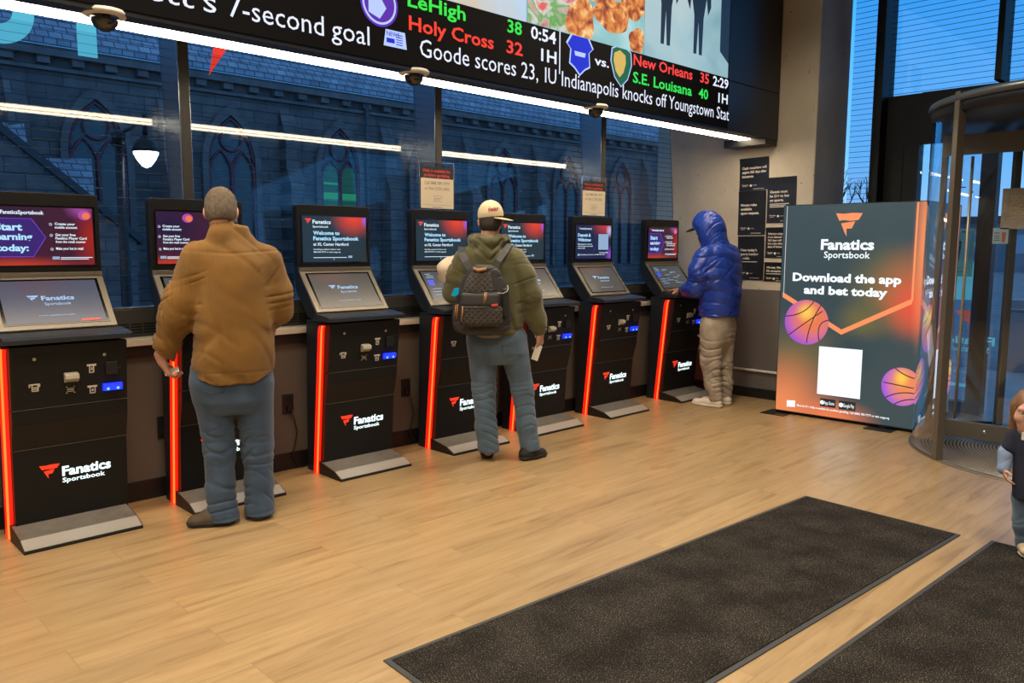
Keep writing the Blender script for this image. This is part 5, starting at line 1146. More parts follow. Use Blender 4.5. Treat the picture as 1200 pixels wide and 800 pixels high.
S = Solid((-.23, -.13, -hz-.05), (.23, .13, hz+.05), .004); S.loft(prow(PK, .015, .072), n=2.8, cap=.03); S.warp(folds(31, 15, 15, 12, .004)); S.warp(creases(32, (16, 10, 14), .004, .3)); S.build('pack_body', M_nyl, bp_)
S = Solid((-.2, -.13, -.05), (.2, .06, hz+.05), .004); S.loft(prow([(344, 542, 585), (334, 544.5, 582), (324, 549, 579), (318, 553, 576.5)], -.030, .036), n=3., cap=.012); S.warp(folds(33, 15, 15, 12, .003)); S.build('upper_panel', M_q, bp_); bx('middle_pocket', M_nyl, (-.01, -.078, -.045), (.128, .032, .050), .028, bp_, .003)
bx('front_pocket', M_q2, (-.005, -.085, -.150), (.140, .042, .068), .034, bp_, .003); bx('side_pocket', MATS['black_suede'], (.152, -.01, -.07), (.022, .060, .10), .02, bp_)
mb = MB().tube([(-.13, -.088, .002), (-.02, -.102, .004), (.10, -.090, .016)], .0035, n=5); mb.build('zip', MATS['dark_slot'], bp_); MB().tube([(-.135, -.118, -.098), (0, -.130, -.096), (.125, -.118, -.082)], .0035, n=5).build('zip', MATS['dark_slot'], bp_)
for x, z0, L_, y in ((.022, .002, .075, -.108), (.032, .004, .070, -.106), (-.120, -.085, .10, -.128), (-.155, -.075, .095, -.08), (-.168, -.08, .08, -.07)):
    MB().tube([(x, y, z0), (x-.003, y-.004, z0-L_*.5), (x-.008, y, z0-L_)], [.0045, .0055, .004], n=6).build('zip_pull', M_leather, bp_)
MB().box((.055, -.124, -.092), (.098, -.120, -.078), bev=.001, M=Matrix.Rotation(R(-6), 4, 'Y')).build('fabric_tag', mat('red_tag', (.65, .05, .04), .5), bp_)
MB().tube([(.10, -.075, .0), (.135, -.085, -.004), (.165, -.075, .008), (.172, -.05, .030), (.165, -.03, .045)], .0035, n=5).build('pocket_piping', mat('grey_piping', (.35, .34, .33), .6), bp_)
MB().tube([(-.055, -.060, .155), (-.02, -.075, .143), (.03, -.066, .152)], .011, n=8).build('haul_handle', M_leather, bp_)
MB().prism([(-.20, -.02), (-.178, .028), (-.148, .032), (-.150, -.012), (-.172, -.026)], 1, -.075, -.055, bev=.003).build('charm', mat('teal_charm', (.0, .32, .52), .15, coat=.6, emit=(.0, .15, .3), strength=.3), bp_)  # emission adds a faint glow to the charm's teal
L0 = lambda q: Vector((q[0]-c0[0], q[1]-c0[1], q[2]-c0[2]))
def strap(pts, wd, name):
    mb = MB(); pts = [Vector(p) for p in pts]; vs_, fs_ = [], []
    for i, p in enumerate(pts):
        d = (pts[min(i+1, len(pts)-1)]-pts[max(i-1, 0)]).normalized(); s = d.cross(Vector((0, -1, .35))).normalized(); u = s.cross(d).normalized()
        vs_ += [p-s*wd, p+s*wd, p+s*wd+u*.010, p-s*wd+u*.010]
        if i:
            for k in range(4): fs_.append(((i-1)*4+k, (i-1)*4+(k+1) % 4, i*4+(k+1) % 4, i*4+k))
    fs_ += [(3, 2, 1, 0), tuple(len(vs_)-4+k for k in range(4))]; mb.add(vs_, fs_, 0); return mb.build(name, M_nyl, bp_, fix=True)
strap([L0(J(552, 318, -.18)), L0(J(546, 307, -.165)), L0(J(541, 297, -.11)), L0(J(541, 290.5, -.03)), L0(J(543, 292, .06)), L0(J(543, 305, .13))], .024, 'shoulder_strap')
strap([L0(J(577, 318, -.19)), L0(J(584, 306, -.185)), L0(J(592, 295, -.135)), L0(J(597, 287.5, -.05)), L0(J(598, 288, .05)), L0(J(598, 302, .125))], .020, 'shoulder_strap')
# ------------------------------------------------------------------ person in the blue puffer jacket
F = Fig('person', 'person in a blue hooded puffer jacket, pale jeans and white sneakers at the last kiosk', (6.56, 3.99))
J = F.J; ANG = math.atan2(.82, .57)      # width axis of the body
hc, nb = J(828, 266, .03), J(836, 286, .0)
ls, le, lw = J(826, 299, -.13), J(817, 337, -.10), J(799, 341, .10)
rs, re_, rw = J(853, 299, .15), J(846, 335, .20), J(812, 339, .34)
lh, lk, la = J(835, 382, -.06), J(832.5, 422, -.06), J(839, 465, -.09)
rh, rk, ra = J(849, 382, .07), J(848, 424, .09), J(850, 462, .09)
jr = [(370, 819.5, 865, .165), (362, 820, 866, .17), (345, 821, 868, .17), (325, 819, 869, .165), (308, 819, 868.5, .155), (297, 822, 866, .14), (289, 826, 860, .11), (284, 830, 853, .085)]
sec = sections(F, jr, ang=ANG)
body = Solid(*bounds([hc, nb, ls, le, lw, rs, re_, rw, lh, la, ra], .17), .0045)
P_, B_ = head(body, hc, (-.82, .45, -.35), (-.25, .1, .96), nb)
body.loft(sections(F, jr[:-1], ang=ANG, shrink=.045), ang=ANG, k=.04); limb(body, [ls, le, lw], [.05, .04, .028], .03); limb(body, [rs, re_, rw], [.05, .04, .028], .03)
limb(body, [lh, lk, la], [.075, .052, .04], .03); limb(body, [rh, rk, ra], [.075, .052, .04], .03)
hand(body, lw, (-.72, .68, .12), (.1, .1, -1), 1, (.25, .45, .4)); hand(body, rw, (-.8, .55, .05), (.1, .1, -1), -1, (.3, .4, .4))
body.build('body', M_skin2, F.root); eyes(P_, F.root, M_eye)
M_puff = mat('blue_puffer_nylon', (.012, .045, .34), .33, bump=.25, bscale=45, spec=.55); M_puffd = mat('blue_puffer_dark_cuff', (.012, .012, .035), .5)
S = Solid(*bounds([ls, lw, rs, rw, J(820, 371, .2), J(865, 371, -.2), J(836, 284)], .12), .005)
S.loft(sec, ang=ANG, k=.03); limb(S, [J(826, 300, -.135), J(819, 320, -.155), J(816, 337, -.125)], [.094, .092, .084], .022); limb(S, [J(816, 337, -.125), J(806, 340, .01)], [.084, .068], .03); limb(S, [rs, re_, J(824, 339, .29)], [.098, .088, .068], .05)
z0 = J(842, 371)[2]
def puffs(x, y, z):
    t = (z-z0)/.105+.35*np.sin(9*x+5*y); p = np.abs(np.sin(math.pi*t)); torso = 1.
    return -.009*np.sqrt(p+.001)+.005
S.warp(puffs); S.warp(folds(41, 14, 14, 18, .006)); S.warp(creases(43, (20, 20, 34), .006)); S.warp(folds(42, 50, 50, 60, .0018)); S.warp(rings(ls, le, 40, .006, seed=8))
S.half(J(842, 371.5), (0, 0, -1))
pj_ = S.build('puffer_jacket', M_puff, F.root)
S = Solid(*bounds([J(806, 340, .03), lw], .10), .005); S.cone(J(809, 339.5, .02), J(800, 341.5, .085), .068, .048, .02); S.warp(folds(44, 40, 40, 40, .003)); S.build('cuff', mat('dark_red_navy_cuff', (.045, .012, .022), .45), pj_)
S = Solid(*bounds([hc], .22), .005)
S.ell(P_(0, -.010, .025), B_, (.116, .134, .128), .02); S.ell(P_(0, -.050, -.05), B_, (.108, .105, .11), .05); S.cone(P_(0, -.03, -.04), nb+np.array([.02, .0, -.03]), .112, .125, .06)
S.cone(P_(0, .06, -.02), P_(0, .24, -.05), .082, .10, .01, cut=True)
hu = B_[2]
S.warp(lambda x, y, z: .005*np.exp(-(np.sin(((x-hc[0])*hu[0]+(y-hc[1])*hu[1]+(z-hc[2])*hu[2]+.8*((x-hc[0])*B_[1][0]+(y-hc[1])*B_[1][1]))*26)/.16)**2)); S.warp(folds(45, 18, 18, 18, .006)); S.warp(creases(47, (30, 30, 30), .004))
S.build('hood', M_puff, F.root)
S = Solid(*bounds([hc], .24), .004); cc = np.array(P_(0, .10, .030)); S.ell(cc+B_[1]*.035, (B_[0], B_[1], B_[2]), (.070, .075, .006), .01); S.half(cc, -B_[1]); S.build('cap_bill', mat('dark_cap', (.03, .025, .025), .7), F.root)
w_ = sections(F, [(366, 823, 861, .135), (378, 822, 860, .14), (392, 822, 858, .135), (400, 824, 856, .115)], ang=ANG)
M_pale = mat('pale_distressed_denim', (.36, .31, .25), .85, bump=.35, bscale=300, var=.30, vscale=9)
S = Solid(*bounds([lh, rh, la, ra, J(842, 366)], .17), .0055); S.loft(w_, ang=ANG, k=.03)
for j, r, sd in (([lh, lk, J(835.5, 450, -.08), J(839, 466, -.09)], [.112, .090, .070, .060], 51), ([rh, rk, J(849.5, 448, .09), J(850, 463, .09)], [.108, .080, .066, .060], 52)):
    limb(S, j, r, .035)
S.half(J(839, 469, -.09), (0, .1, -1))
for j, sd in (([lh, lk, la], 51), ([rh, rk, ra], 54)): S.warp(rings(j[1], j[2], 56, .011, seed=sd)); S.warp(rings(j[0], j[1], 40, .008, seed=sd+1))
S.warp(folds(46, 12, 12, 10, .004)); jp = S.build('jeans', M_pale, F.root)
mb = MB(); r_ = random.Random(5)
for k in range(34):
    py = 390+r_.random()*48; px = 818.8+(py-390)*.11+r_.uniform(-.3, 1.6) if py < 420 else 822+(py-420)*.25; q = J(px+1.2, py, -.02-r_.random()*.06); d = Vector((-.018-r_.random()*.012, r_.uniform(-.01, .01), -.012-.01*r_.random()))
    mb.tube([Vector(q), Vector(q)+d*.6+Vector((0, 0, .004)), Vector(q)+d], .0016, n=4)
mb.build('frayed_threads', mat('frayed_thread', (.62, .58, .52), .9), jp)
M_wht = mat('white_leather', (.68, .62, .54), .5, bump=.1, bscale=60); M_ws = mat('white_sole', (.70, .65, .58), .6)
shoe(F, J(847, 478, -.12), J(809.5, 475, .02), 0, .050, .115, 'sneaker', M_wht, M_ws, lace=M_ws); shoe(F, J(855, 473.5, .04), J(834, 469, .20), 0, .050, .115, 'sneaker', M_wht, M_ws)
# ------------------------------------------------------------------ free-standing lit sign
A_ = Vector((6.68, 3.465, 0)); Bv = Vector((6.727, 2.292, 0)); LW_ = (Bv-A_).length; UX = (Bv-A_).normalized()
lbx = thing('advertising_lightbox', 'tall free-standing lit sign with basketballs inviting people to download an app', 'lit sign', A_, math.atan2(UX.y, UX.x))
LZ0, LZ1, LD_ = .028, 1.848, .92
def LB(px, py):
    d = Vector(_F*F_PX+_R*(px-600)-_U*(py-400)); nn = Vector((-UX.y, UX.x, 0)); t = (A_-Vector((0, 0, CAM_H))).dot(nn)/d.dot(nn); P = Vector((0, 0, CAM_H))+d*t
    return (P-A_).dot(UX), P.z
M_alu = mat('black_aluminium', (.012, .014, .016), .4, .3)
mb = MB()
for x0, x1, y0, y1 in ((0, .012, 0, .012), (LW_-.012, LW_, 0, .012), (LW_-.012, LW_, LD_-.012, LD_), (0, .012, LD_-.012, LD_)): mb.box((x0, y0, LZ0-.008), (x1, y1, LZ1), bev=.001)
for z0, z1 in ((LZ0-.01, LZ0+.002), (LZ1-.006, LZ1)): mb.box((0, 0, z0), (LW_, LD_, z1), bev=.001)
mb.build('frame', M_alu, lbx)
for x in (.03, LW_-.24):
    MB().box((x-.11, -.13, 0), (x+.11, .10, .006), bev=.002).box((x-.03, .01, .004), (x+.03, .05, LZ0)).build('foot', M_alu, lbx)
P_face = grad_glow('lit_fabric', (.038, .070, .082), [(.15, .26, .50, .26, (.16, .13, .06)), (.05, .02, .50, .34, (.92, .27, .10)), (.42, .0, .42, .12, (.90, .22, .08)), (.80, .62, .40, .26, (.17, .15, .055)), (.98, .60, .40, .26, (.55, .14, .06)), (1.0, .54, .30, .17, (.86, .09, .05)), (.62, .47, .26, .12, (.16, .14, .055)), (1.0, .82, .085, .55, (.95, .30, .12)), (.55, .30, .22, .13, (.028, .062, .072))], .95)
O_l = glow('lit_orange_line', (1., .30, .12), 1.); W_l = glow('lit_white', (.88, .95, 1.), 1.15); K_l = glow('lit_black', (.01, .015, .02), 1.); L_thin = glow('lit_pale_line', (.62, .66, .64), .9)
def ball_mat(name, hot, warm, rim, hx): return grad_glow(name, rim, [(hx, .60, .92, .92, warm), (hx, .60, .72, .72, warm), (hx-.12, .72, .30, .30, hot)], 1.)
B1 = ball_mat('lit_basketball_violet_left', (1., .62, .10), (.85, .20, .08), (.20, .05, .80), .62); B2 = ball_mat('lit_basketball_violet_rim', (1., .62, .08), (.88, .26, .09), (.25, .06, .85), .70)
def graphics(par, T, kx):
    """the printed design; T maps (u, z) on the panel to a place in the sign, kx squeezes it to the panel's width"""
    o = T(0, 0, 0); ux = (T(1, 0, 0)-o).normalized(); q = lambda u, z, d=.0012: T(u*kx, z, d)
    def tx(mb, s, x0, x1, y, cap_px, b, al='l'):
        (u0, z), (u1, _) = LB(x0, y), LB(x1, y); cap = abs(LB(x0, y-cap_px)[1]-z); write(mb, s, q(u0, z), ux, Z3, cap, (u1-u0)*kx, bold=b)
    # orange frame line
    mb = MB(); lw_ = .045
    pl = [LB(1075.5, 236), LB(1069, 353), LB(986, 389), LB(917.5, 345)]; pl[0] = (pl[1][0], LZ1-.01)
    for i, ((u0, z0), (u1, z1)) in enumerate(zip(pl, pl[1:])):
        w2 = (.008, .022, .022)[i]
        if abs(u1-u0) < .02: mb.quad(q(u0-w2, z0), q(u0+w2, z0), q(u1+w2, z1), q(u1-w2, z1))
        else: mb.quad(q(u0, z0+w2), q(u0, z0-w2), q(u1, z1-w2), q(u1, z1+w2))
    mb.build('chevron_line', O_l, par)
    mb = MB(); (u0, z0), (u1, z1) = LB(921, 242), LB(918.5, 345); u0 = u1; mb.quad(q(u0-.003, LZ1-.01), q(u0+.003, LZ1-.01), q(u1+.003, z1), q(u1-.003, z1)); mb.build('pale_line', L_thin, par)
    mb = MB(); (a, z0), (b, z1) = LB(978.6, 277), LB(1011.4, 249); flagmark(mb, q(a, z0), ux, Z3, (b-a)*kx, z1-z0); mb.build('flag_mark', O_l, par)
    mb = MB(); tx(mb, 'Fanatics', 962, 1024.4, 292, 12.4, .035); tx(mb, 'Sportsbook', 965.6, 1019.6, 302, 7.6, .012); mb.build('logo_lettering', W_l, par); mb = MB(); tx(mb, 'Download the app', 929, 1056.6, 328.5, 9.8, .04); tx(mb, 'and bet today', 942, 1040, 343.5, 9.8, .04); mb.build('slogan', W_l, par); mb = MB()
    tx(mb, 'Must be 21+. Help is available for problem gambling. Call (888) 789-7777 or visit ccpg.org', 934, 1043, 475.5, 2.3, .02)
    (a, z0), (b, z1) = LB(922, 476), LB(932, 470); mb.quad(q(a, z0), q(b, z0+.006), q(b, z1+.006), q(a, z1)); mb.build('small_print', W_l, par)
    (u0, z0), (u1, z1) = LB(957.5, 461), LB(1011, 410); mb = MB().quad(q(u0, z0), q(u1, z0), q(u1, z1), q(u0, z1)); mb.build('white_square', W_l, par)
    bd = MB(); bt = MB()
    for x0, x1, y0, y1, s in ((961, 979.5, 475.5, 468.5, 'App Store'), (983, 1003, 479, 471.5, 'Google Play')):
        (a, z0), (b, z1) = LB(x0, y0), LB(x1, y1); bd.quad(q(a, z0), q(b, z0), q(b, z1), q(a, z1)); write(bt, s, q(a+(b-a)*.26, z0+(z1-z0)*.30, .002), ux, Z3, (z1-z0)*.42, (b-a)*.66*kx, bold=.01); disc(bt, q(a+(b-a)*.13, (z0+z1)/2, .002), ux, Z3, (z1-z0)*.26, 0, 12)
    bo = bd.build('store_badges', K_l, par); bt.build('badge_text', W_l, bo)
    for (cx, cy, r_, m, cut) in ((945, 377.5, 26.2, B1, None), (1056.5, 453, 22.5, B2, LW_-.004)):
        u, z = LB(cx, cy); r = (LB(cx, cy-r_)[1]-LB(cx, cy+r_)[1])/2
        rim = [(u+r*math.cos(2*math.pi*k/40), z+r*math.sin(2*math.pi*k/40)) for k in range(40)]
        if cut: rim = [(min(a, cut), b) for a, b in rim]
        b_ = MB().poly([q(a, c, .0016) for a, c in rim]).build('basketball_print', m, par)
        sm = MB()
        arcs = (((-.78, -.62), (.0, .02), (.80, .60)), ((-.97, .22), (-.1, .30), (.30, .95)), ((.05, -1.), (.10, -.1), (.62, .78)), ((.62, -.78), (.42, .05), (.98, .15))) if not cut else (((-1, .15), (0, .05), (1, -.05)), ((-.35, .93), (.2, .5), (1, .45)), ((-.75, -.65), (.1, -.1), (1, -.35)), ((-.3, -.95), (.3, -.5), (1, -.6)))
        for p0, p1, p2 in arcs:
            pts = [tuple((1-t)**2*p0[i]+2*t*(1-t)*p1[i]+t*t*p2[i] for i in (0, 1)) for t in [k/20 for k in range(21)]]; pts = [(u+r*a, z+r*c) for a, c in pts if a*a+c*c < 1. and (not cut or u+r*a < cut)]
            for (a, c), (a2, c2) in zip(pts, pts[1:]):
                dx, dz = a2-a, c2-c; L_ = math.hypot(dx, dz)+1e-6; nx, nz = -dz/L_*.0042, dx/L_*.0042
                if L_ < r*.3: sm.quad(q(a-nx, c-nz, .0022), q(a2-nx, c2-nz, .0022), q(a2+nx, c2+nz, .0022), q(a+nx, c+nz, .0022))
        sm.build('seam', K_l, b_)
f1 = MB().box((.006, -.002, LZ0+.002), (LW_-.006, .004, LZ1-.006)).build('front_panel', P_face, lbx)
graphics(f1, lambda u, z, d: Vector((u, -.002-d, z)), 1.)
f2 = MB().box((LW_-.004, .006, LZ0+.002), (LW_+.002, LD_-.006, LZ1-.006)).build('side_panel', grad_glow('lit_fabric_side', (.038, .070, .082), [(.5, .5, .6, .35, (.45, .10, .05))], .95), lbx)
m_side = bpy.data.materials['lit_fabric_side']; 
# the side panel runs along Y, so its picture uses that axis
for n_ in m_side.node_tree.nodes:
    if n_.type == 'COMBXYZ':
        sep = [k for k in m_side.node_tree.nodes if k.type == 'SEPXYZ'][0]; m_side.node_tree.links.new(sep.outputs['Y'], n_.inputs[0])
graphics(f2, lambda u, z, d: Vector((LW_+.002+d, u, z)), LD_/LW_)
MB().box((.006, LD_-.004, LZ0), (LW_-.006, LD_+.002, LZ1-.006)).box((-.002, .006, LZ0), (.004, LD_-.006, LZ1-.006)).build('back_panel', M_alu, lbx)
# ------------------------------------------------------------------ floor mats
def mat_mat():
    m = bpy.data.materials.new('charcoal_loop_pile'); m.use_nodes = True; t = NT(m); b = t.n['Principled BSDF']; tc = t.new('ShaderNodeTexCoord')
    n = t.new('ShaderNodeTexNoise', Scale=210.0, Detail=2.0); t.ln(tc.outputs['Object'], n.inputs['Vector']); r = t.new('ShaderNodeValToRGB'); e = r.color_ramp.elements
    e[0].position = .45; e[0].color = (.018, .017, .016, 1); e[1].position = .72; e[1].color = (.30, .26, .21, 1); q = e.new(.60); q.color = (.040, .037, .034, 1); t.ln(n.outputs[0], r.inputs[0])
    n2 = t.new('ShaderNodeTexNoise', Scale=5.0, Detail=5.0); t.ln(tc.outputs['Object'], n2.inputs['Vector']); r2 = t.new('ShaderNodeValToRGB'); r2.color_ramp.elements[0].position = .35; r2.color_ramp.elements[0].color = (.55, .53, .52, 1); r2.color_ramp.elements[1].position = .65; r2.color_ramp.elements[1].color = (1.1, 1.05, 1., 1); t.ln(n2.outputs[0], r2.inputs[0])
    x = t.new('ShaderNodeMix', data_type='RGBA', blend_type='MULTIPLY'); x.inputs[0].default_value = 1.; t.ln(r.outputs[0], x.inputs[6]); t.ln(r2.outputs[0], x.inputs[7]); t.ln(x.outputs[2], b.inputs['Base Color'])
    b.inputs['Roughness'].default_value = .95; b.inputs['Specular IOR Level'].default_value = .1
    bp = t.new('ShaderNodeBump', Strength=.7, Distance=.006); t.ln(n.outputs[0], bp.inputs['Height']); t.ln(bp.outputs[0], b.inputs['Normal']); return m
M_pile = mat_mat(); M_edge = mat('mat_rubber_edge', (.040, .042, .044), .6)
for c, d, L_, W_, lb in (((4.512, 2.123), (-2.94, .150), 2.95, .865, 'charcoal entrance mat lying in the middle of the floor, the whole mat in view'), ((4.494, 1.123), (-1.98, .070), 2.95, .865, 'charcoal entrance mat in the bottom right corner, cut by the frame')):
    o = thing('floor_mat', lb, 'mat', (c[0], c[1], 0), math.atan2(d[1], d[0]), 'entrance mats')
    MB().prism([(0, 0), (L_, 0), (L_, W_), (0, W_)], 2, 0, .006, bev=.0025).build('rubber_border', M_edge, o)
    mb = MB(); mb.box((.022, .022, .004), (L_-.022, W_-.022, .010), bev=.002); mb.build('pile', M_pile, o)
# ------------------------------------------------------------------ revolving door
CD = Vector((6.80, 1.22, 0)); RD = 1.04
rv = thing('revolving_door', 'round glass revolving door with dark bronze frame right of the lit sign', 'revolving door', CD)
M_brz = mat('dark_bronze', (.17, .150, .122), .38, .45); M_brd = mat('canopy_dark', (.020, .022, .026), .35, .3); M_rimg = mat('canopy_rim', (.10, .115, .13), .3, .3)
def ringmat():
    m = bpy.data.materials.new('ribbed_grille'); m.use_nodes = True; t = NT(m); b = t.n['Principled BSDF']; tc = t.new('ShaderNodeTexCoord'); s = t.new('ShaderNodeVectorMath', operation='LENGTH'); t.ln(tc.outputs['Object'], s.inputs[0])
    a = t.new('ShaderNodeMath', operation='MULTIPLY'); t.ln(s.outputs['Value'], a.inputs[0]); a.inputs[1].default_value = 42; f = t.new('ShaderNodeMath', operation='FRACT'); t.ln(a.outputs[0], f.inputs[0])
    r = t.new('ShaderNodeValToRGB'); e = r.color_ramp.elements; e[0].position = .42; e[0].color = (.012, .012, .013, 1); e[1].position = .58; e[1].color = (.34, .31, .26, 1); t.ln(f.outputs[0], r.inputs[0]); t.ln(r.outputs[0], b.inputs['Base Color']); b.inputs['Roughness'].default_value = .4; b.inputs['Metallic'].default_value = .4; return m
MB().lathe([(0, 0), (RD-.03, 0), (RD-.03, .004), (0, .004)], n=64).build('floor_grille', ringmat(), rv)
MB().lathe([(RD-.03, 0), (RD+.03, 0), (RD+.03, .006), (RD-.03, .006)], n=64).build('floor_ring', M_brz, rv)
PA = [141, 42, -141, -42]
for a in PA:
    x, y = RD*math.cos(R(a)), RD*math.sin(R(a)); M_ = Matrix.Translation((x, y, 0)) @ Matrix.Rotation(R(a), 4, 'Z')
    MB().box((-.028, -.026, .004), (.028, .026, 2.52), bev=.004, M=M_).build('post', M_brz, rv)
for a0, a1 in ((R(42), R(141)), (R(-141), R(-42))):
    MB().lathe([(RD-.006, .03), (RD+.006, .03), (RD+.006, 2.40), (RD-.006, 2.40)], a0=a0+.03, a1=a1-.03, n=28).build('curved_glass', G_door, rv)
    MB().lathe([(RD-.02, .004), (RD+.02, .004), (RD+.02, .03), (RD-.02, .03)], a0=a0+.03, a1=a1-.03, n=28).build('glass_shoe', M_brz, rv)
MB().lathe([(0, 2.38), (RD-.01, 2.38), (RD+.015, 2.40), (RD+.015, 2.50), (0, 2.51)], n=64).build('canopy', M_brd, rv)
MB().lathe([(RD+.010, 2.455), (RD+.028, 2.458), (RD+.034, 2.478), (RD+.028, 2.502), (RD+.0, 2.512)], n=64).build('canopy_rim', M_rimg, rv)
MB().lathe([(.0, .01), (.035, .01), (.035, 2.38), (0, 2.38)], n=16).build('shaft', M_brz, rv)
for k, a in enumerate((93, 3, 183, 273)):
    M_ = Matrix.Rotation(R(a), 4, 'Z'); r1 = RD-.045
    mb = MB().box((.03, -.022, .02), (r1, .022, .15), bev=.003, M=M_).box((.03, -.022, 2.18), (r1, .022, 2.33), bev=.003, M=M_).box((.03, -.022, .15), (.075, .022, 2.18), bev=.003, M=M_).box((r1-.04, -.022, .15), (r1, .022, 2.18), bev=.003, M=M_)
    wg = mb.build('door_wing', M_brz, rv)
    MB().box((.075, -.004, .15), (r1-.04, .004, 2.18), M=M_).build('wing_glass', G_door, wg)
    MB().tube([M_ @ Vector((r1-.22, .05, z)) for z in (.17, 2.16)], .011, n=10).build('pull_bar', mat('satin_bronze_bar', (.42, .37, .30), .3, .5), wg)
    mb = MB()
    for z in (.3, 1.05, 1.9):
        mb.tube([M_ @ Vector((r1-.22, 0, z)), M_ @ Vector((r1-.22, .05, z))], .008, n=8)
    mb.build('standoff', M_brz, wg)
    MB().lathe([(0, .006), (.012, .005), (.014, 0)], n=16, M=M_ @ Matrix.Translation((r1-.42, .022, .09)) @ Matrix.Rotation(R(-90), 4, 'X')).build('lock', M_silver, wg)
# notices on the glass
XN = 6.74
def glass_sheet(x0, y0, x1, y1, X, name, m, lb, cat='notice'):
    a, b = at(x0, y0, X=X), at(x1, y1, X=X); o = thing(name, lb, cat, (X, a.y, b.z)); w_, h = a.y-b.y, a.z-b.z
    MB().box((-.0012, -w_, 0), (0, 0, h)).build('sheet', m, o); return o, w_, h
o, w_, h = glass_sheet(1175.5, 221, 1218, 268, 6.715, 'taped_notice', mat('aged_tan_paper', (.30, .26, .21), .8, var=.25, vscale=14), 'tan paper notice taped to the glass of the revolving door at the right edge')
mb = MB(); r_ = random.Random(3)
for j in range(9):
    zz = h*(.80-.062*j); pts = [Vector((-.002, -w_*(.22+.07*k+.02*r_.random()), zz+r_.uniform(-.012, .012))) for k in range(9)]
    mb.tube(pts, .0022, n=4)
mb.build('scribble', mat('gold_ink', (.62, .48, .24), .6), o)
o, w_, h = glass_sheet(1108, 268, 1139, 324, XF+.02, 'drink_poster', film('pale_green_poster', (.78, .84, .72)), 'pale poster with an amber drink glass stuck to the sidelight beside the door', 'poster')
mb = MB(); write(mb, 'THE ROMAN', (-.004, -w_*.12, h*.91), YD, Z3, h*.05, w_*.74, bold=.004); bar(mb, (-.004, -w_*.08, h*.17), YD, Z3, w_*.84, h*.006); write(mb, 'ON TAP NOW', (-.004, -w_*.2, h*.08), YD, Z3, h*.03, w_*.5); mb.build('lettering', mat('poster_ink', (.03, .05, .05), .6), o)
mb = MB(); cy, cz = -w_*.36, h*.52
mb.poly([(-.003, cy+w_*a, cz+h*b) for a, b in ((.20, .17), (-.22, .17), (-.17, -.20), (.15, -.20))], 0); mb.poly([(-.004, cy+w_*a, cz+h*b) for a, b in ((.22, .21), (-.24, .21), (-.22, .12), (.20, .12))], 1); disc(mb, (-.005, cy, cz+h*.19), YD, Z3, w_*.20, 2, 20, h*.065)
for k in range(4): bar(mb, (-.005, cy+w_*.15, cz+h*(.06-.06*k)), YD, Z3, w_*.31, h*.018, 3)
mb.build('drink_print', [mat('amber_print', (.34, .09, .03), .6), mat('foam_print', (.60, .50, .16), .6), mat('badge_print', (.06, .05, .04), .6), mat('brown_print', (.12, .05, .03), .6)], o)
o, w_, h = glass_sheet(1164, 267, 1181, 285.5, 6.715, 'small_flyer', film('pale_flyer', (.70, .78, .72)), 'small pale flyer with a red drink on the door glass below the tan notice', 'flyer')
mb = MB(); mb.poly([(-.003, -w_*a, h*b) for a, b in ((.58, .72), (.84, .72), (.80, .08), (.62, .08))]); mb.build('drink_print', MATS['amber_print'], o)
mb = MB(); write(mb, 'NEW', (-.003, -w_*.1, h*.62), YD, Z3, h*.12, w_*.34); [bar(mb, (-.003, -w_*.1, h*(.46-.13*k)), YD, Z3, w_*.36, h*.04) for k in range(3)]; mb.build('lettering', MATS['poster_ink'], o)
# reversed reflection of a lit sign, drawn as glowing lettering at the sidelight
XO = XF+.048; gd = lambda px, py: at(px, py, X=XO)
dc = thing('sign_reflection', 'reversed lettering and flag mark stuck on the outside of the door sidelight', 'window lettering', (XO, 2.5, 0)); D0 = Vector((XO, 2.5, 0))
M_film = glow('cyan_sign_reflection', (.12, .50, .60), .8); M_reflr = glow('orange_sign_reflection', (.60, .10, .06), .8); UY = (0, 1, 0)
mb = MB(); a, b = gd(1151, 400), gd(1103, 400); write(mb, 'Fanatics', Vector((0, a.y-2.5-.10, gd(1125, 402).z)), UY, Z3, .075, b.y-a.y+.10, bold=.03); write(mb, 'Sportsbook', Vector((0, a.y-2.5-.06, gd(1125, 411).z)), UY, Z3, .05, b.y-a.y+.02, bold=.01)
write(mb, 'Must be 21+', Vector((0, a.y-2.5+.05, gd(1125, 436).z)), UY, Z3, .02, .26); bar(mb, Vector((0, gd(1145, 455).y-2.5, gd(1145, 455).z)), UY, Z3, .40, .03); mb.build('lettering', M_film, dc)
mb = MB(); a, b = gd(1149, 385), gd(1120, 363); flagmark(mb, Vector((0, a.y-2.5, a.z)), UY, Z3, b.y-a.y, b.z-a.z); mb.build('flag_mark', M_reflr, dc)
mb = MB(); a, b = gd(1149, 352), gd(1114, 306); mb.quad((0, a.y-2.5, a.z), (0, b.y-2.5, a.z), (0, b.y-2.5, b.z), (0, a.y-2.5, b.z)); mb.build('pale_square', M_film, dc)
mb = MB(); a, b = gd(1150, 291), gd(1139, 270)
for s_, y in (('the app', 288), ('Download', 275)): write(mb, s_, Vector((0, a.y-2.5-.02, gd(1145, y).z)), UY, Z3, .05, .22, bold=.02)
mb.build('lettering', M_film, dc)
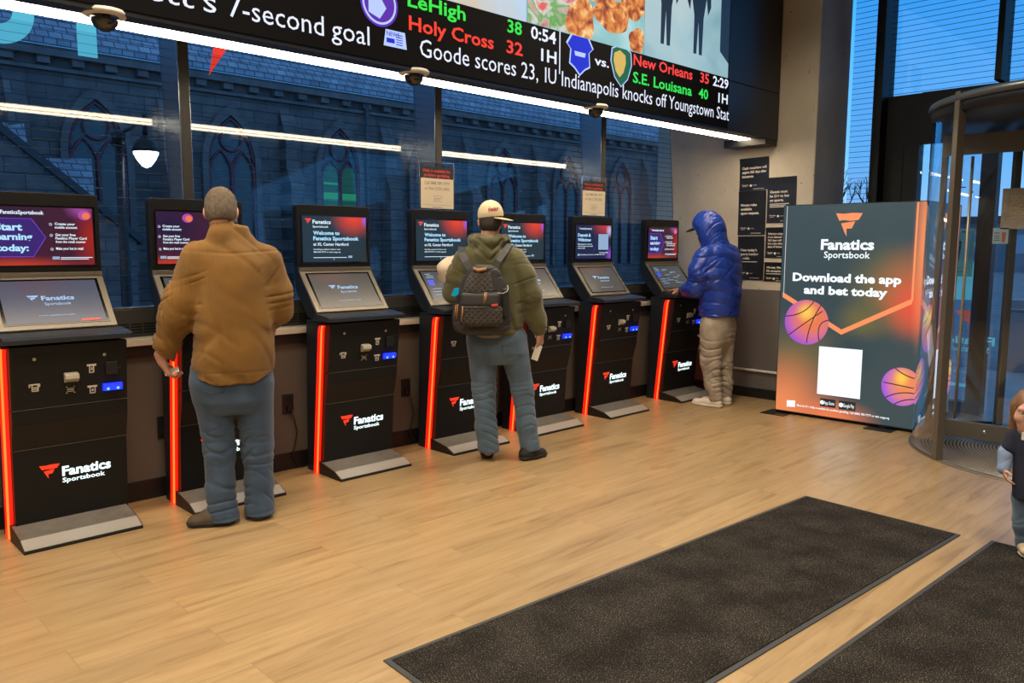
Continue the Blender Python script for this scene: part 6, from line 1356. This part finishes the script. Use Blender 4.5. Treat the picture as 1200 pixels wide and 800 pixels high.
# ------------------------------------------------------------------ small child at the right edge
B_c = at(1206, 652, Z=0)
F = Fig('person', 'small child in a navy shirt over pale blue sleeves, cut by the right edge', (B_c.x, B_c.y)); J = F.J
hc, nb = J(1207, 484, -.01), J(1207, 508, .01)
ls, le, lw = J(1189, 514, 0), J(1179, 533, -.01), J(1176, 551, -.03); rs, re_, rw = J(1225, 514, 0), J(1234, 533, -.01), J(1237, 552, -.04)
lh, lk, la = J(1200, 585, 0), J(1201, 615, -.01), J(1201, 643, 0); rh, rk, ra = J(1216, 585, 0), J(1217, 615, -.01), J(1217, 643, 0)
tp = [(586, 1184.5, 1230, .095), (570, 1185.5, 1229, .095), (545, 1187, 1227, .085), (525, 1187.5, 1226, .075), (513, 1191, 1223, .06), (507, 1198, 1216, .045)]
body = Solid(*bounds([hc, nb, ls, lw, rs, rw, la, ra], .12), .004)
P_, B_ = head(body, hc, (-.1, -.98, -.12), (0, -.1, 1), nb, .84); body.loft(sections(F, tp[:-1], shrink=.015), k=.02)
limb(body, [ls, le, lw], [.028, .023, .018], .015); limb(body, [rs, re_, rw], [.028, .023, .018], .015); limb(body, [lh, lk, la], [.042, .032, .026], .02); limb(body, [rh, rk, ra], [.042, .032, .026], .02)
hand(body, lw, nrm(J(1179, 562, -.05)-lw), (.9, .1, .1), 1, (.3, .4, .3), .55); hand(body, rw, (.05, -.1, -1), (-.9, .1, 0), -1, (.3, .4, .3), .55)
body.build('body', mat('child_skin', (.58, .32, .23), .5), F.root); eyes(P_, F.root, M_eye, .84)
S = Solid(*bounds([hc, nb], .16), .004); S.ell(P_(0, -.016, .024), B_, (.076, .086, .088), .01)
for e_ in (-1, 1): S.cone(P_(.066*e_, -.02, .02), P_(.074*e_, -.015, -.115), .030, .022, .03)
S.cone(P_(0, -.05, 0), P_(0, -.06, -.11), .06, .05, .03); S.ell(P_(0, .095, -.03), B_, (.062, .07, .075), .012, cut=True); S.warp(folds(61, 70, 70, 12, .003)); S.build('hair', mat('light_brown_hair', (.20, .10, .045), .6, bump=.6, bscale=160, var=.3, vscale=40), F.root)
S = Solid(*bounds([ls, le, rs, re_, J(1184, 587, .1), J(1230, 587, -.1), nb], .07), .004); S.loft(sections(F, tp), k=.02); limb(S, [ls, J(1184, 526, -.01)], [.042, .040], .02); limb(S, [rs, J(1230, 526, -.01)], [.042, .040], .02); S.warp(folds(62, 18, 18, 14, .003)); sh = S.build('shirt', mat('navy_cotton', (.010, .014, .035), .85, bump=.2, bscale=200), F.root)
q = J(1196.5, 517.5, -.096); MB().box((q[0], q[1]-.004, q[2]), (q[0]+.05, q[1], q[2]+.038), bev=.001).box((q[0]+.012, q[1]-.0045, q[2]+.008), (q[0]+.042, q[1]-.003, q[2]+.030), 1).build('chest_print', [mat('print_white', (.6, .6, .58), .7), mat('print_navy', (.02, .03, .06), .7)], sh)
S = Solid(*bounds([ls, le, lw, rs, re_, rw], .06), .004)
for a, b, c in ((ls, le, lw), (rs, re_, rw)): limb(S, [a, b, c], [.034, .032, .029], .02); S.warp(rings(b, c, 70, .002, seed=3))
S.build('sleeves', mat('pale_blue_cotton', (.22, .30, .50), .85, bump=.2, bscale=200), F.root)
w_ = [(J(1207, 578)[2], J(1208, 578)[0], 0, .075, .06), (J(1207, 592)[2], J(1208, 592)[0], 0, .075, .062)]
trousers(F, 'jeans', M_denim2, w_, None, [([lh, lk, la], [.052, .044, .040]), ([rh, rk, ra], [.052, .044, .040])], .09, .0045, 71, .003)
F.root.location.z = .010
for a in (1201, 1217): shoe(F, J(a, 650, .05), J(a-1, 655, -.09), 0, .030, .055, 'shoe', mat('beige_shoe', (.42, .34, .22), .7), mat('pale_sole', (.5, .45, .38), .6), .014)
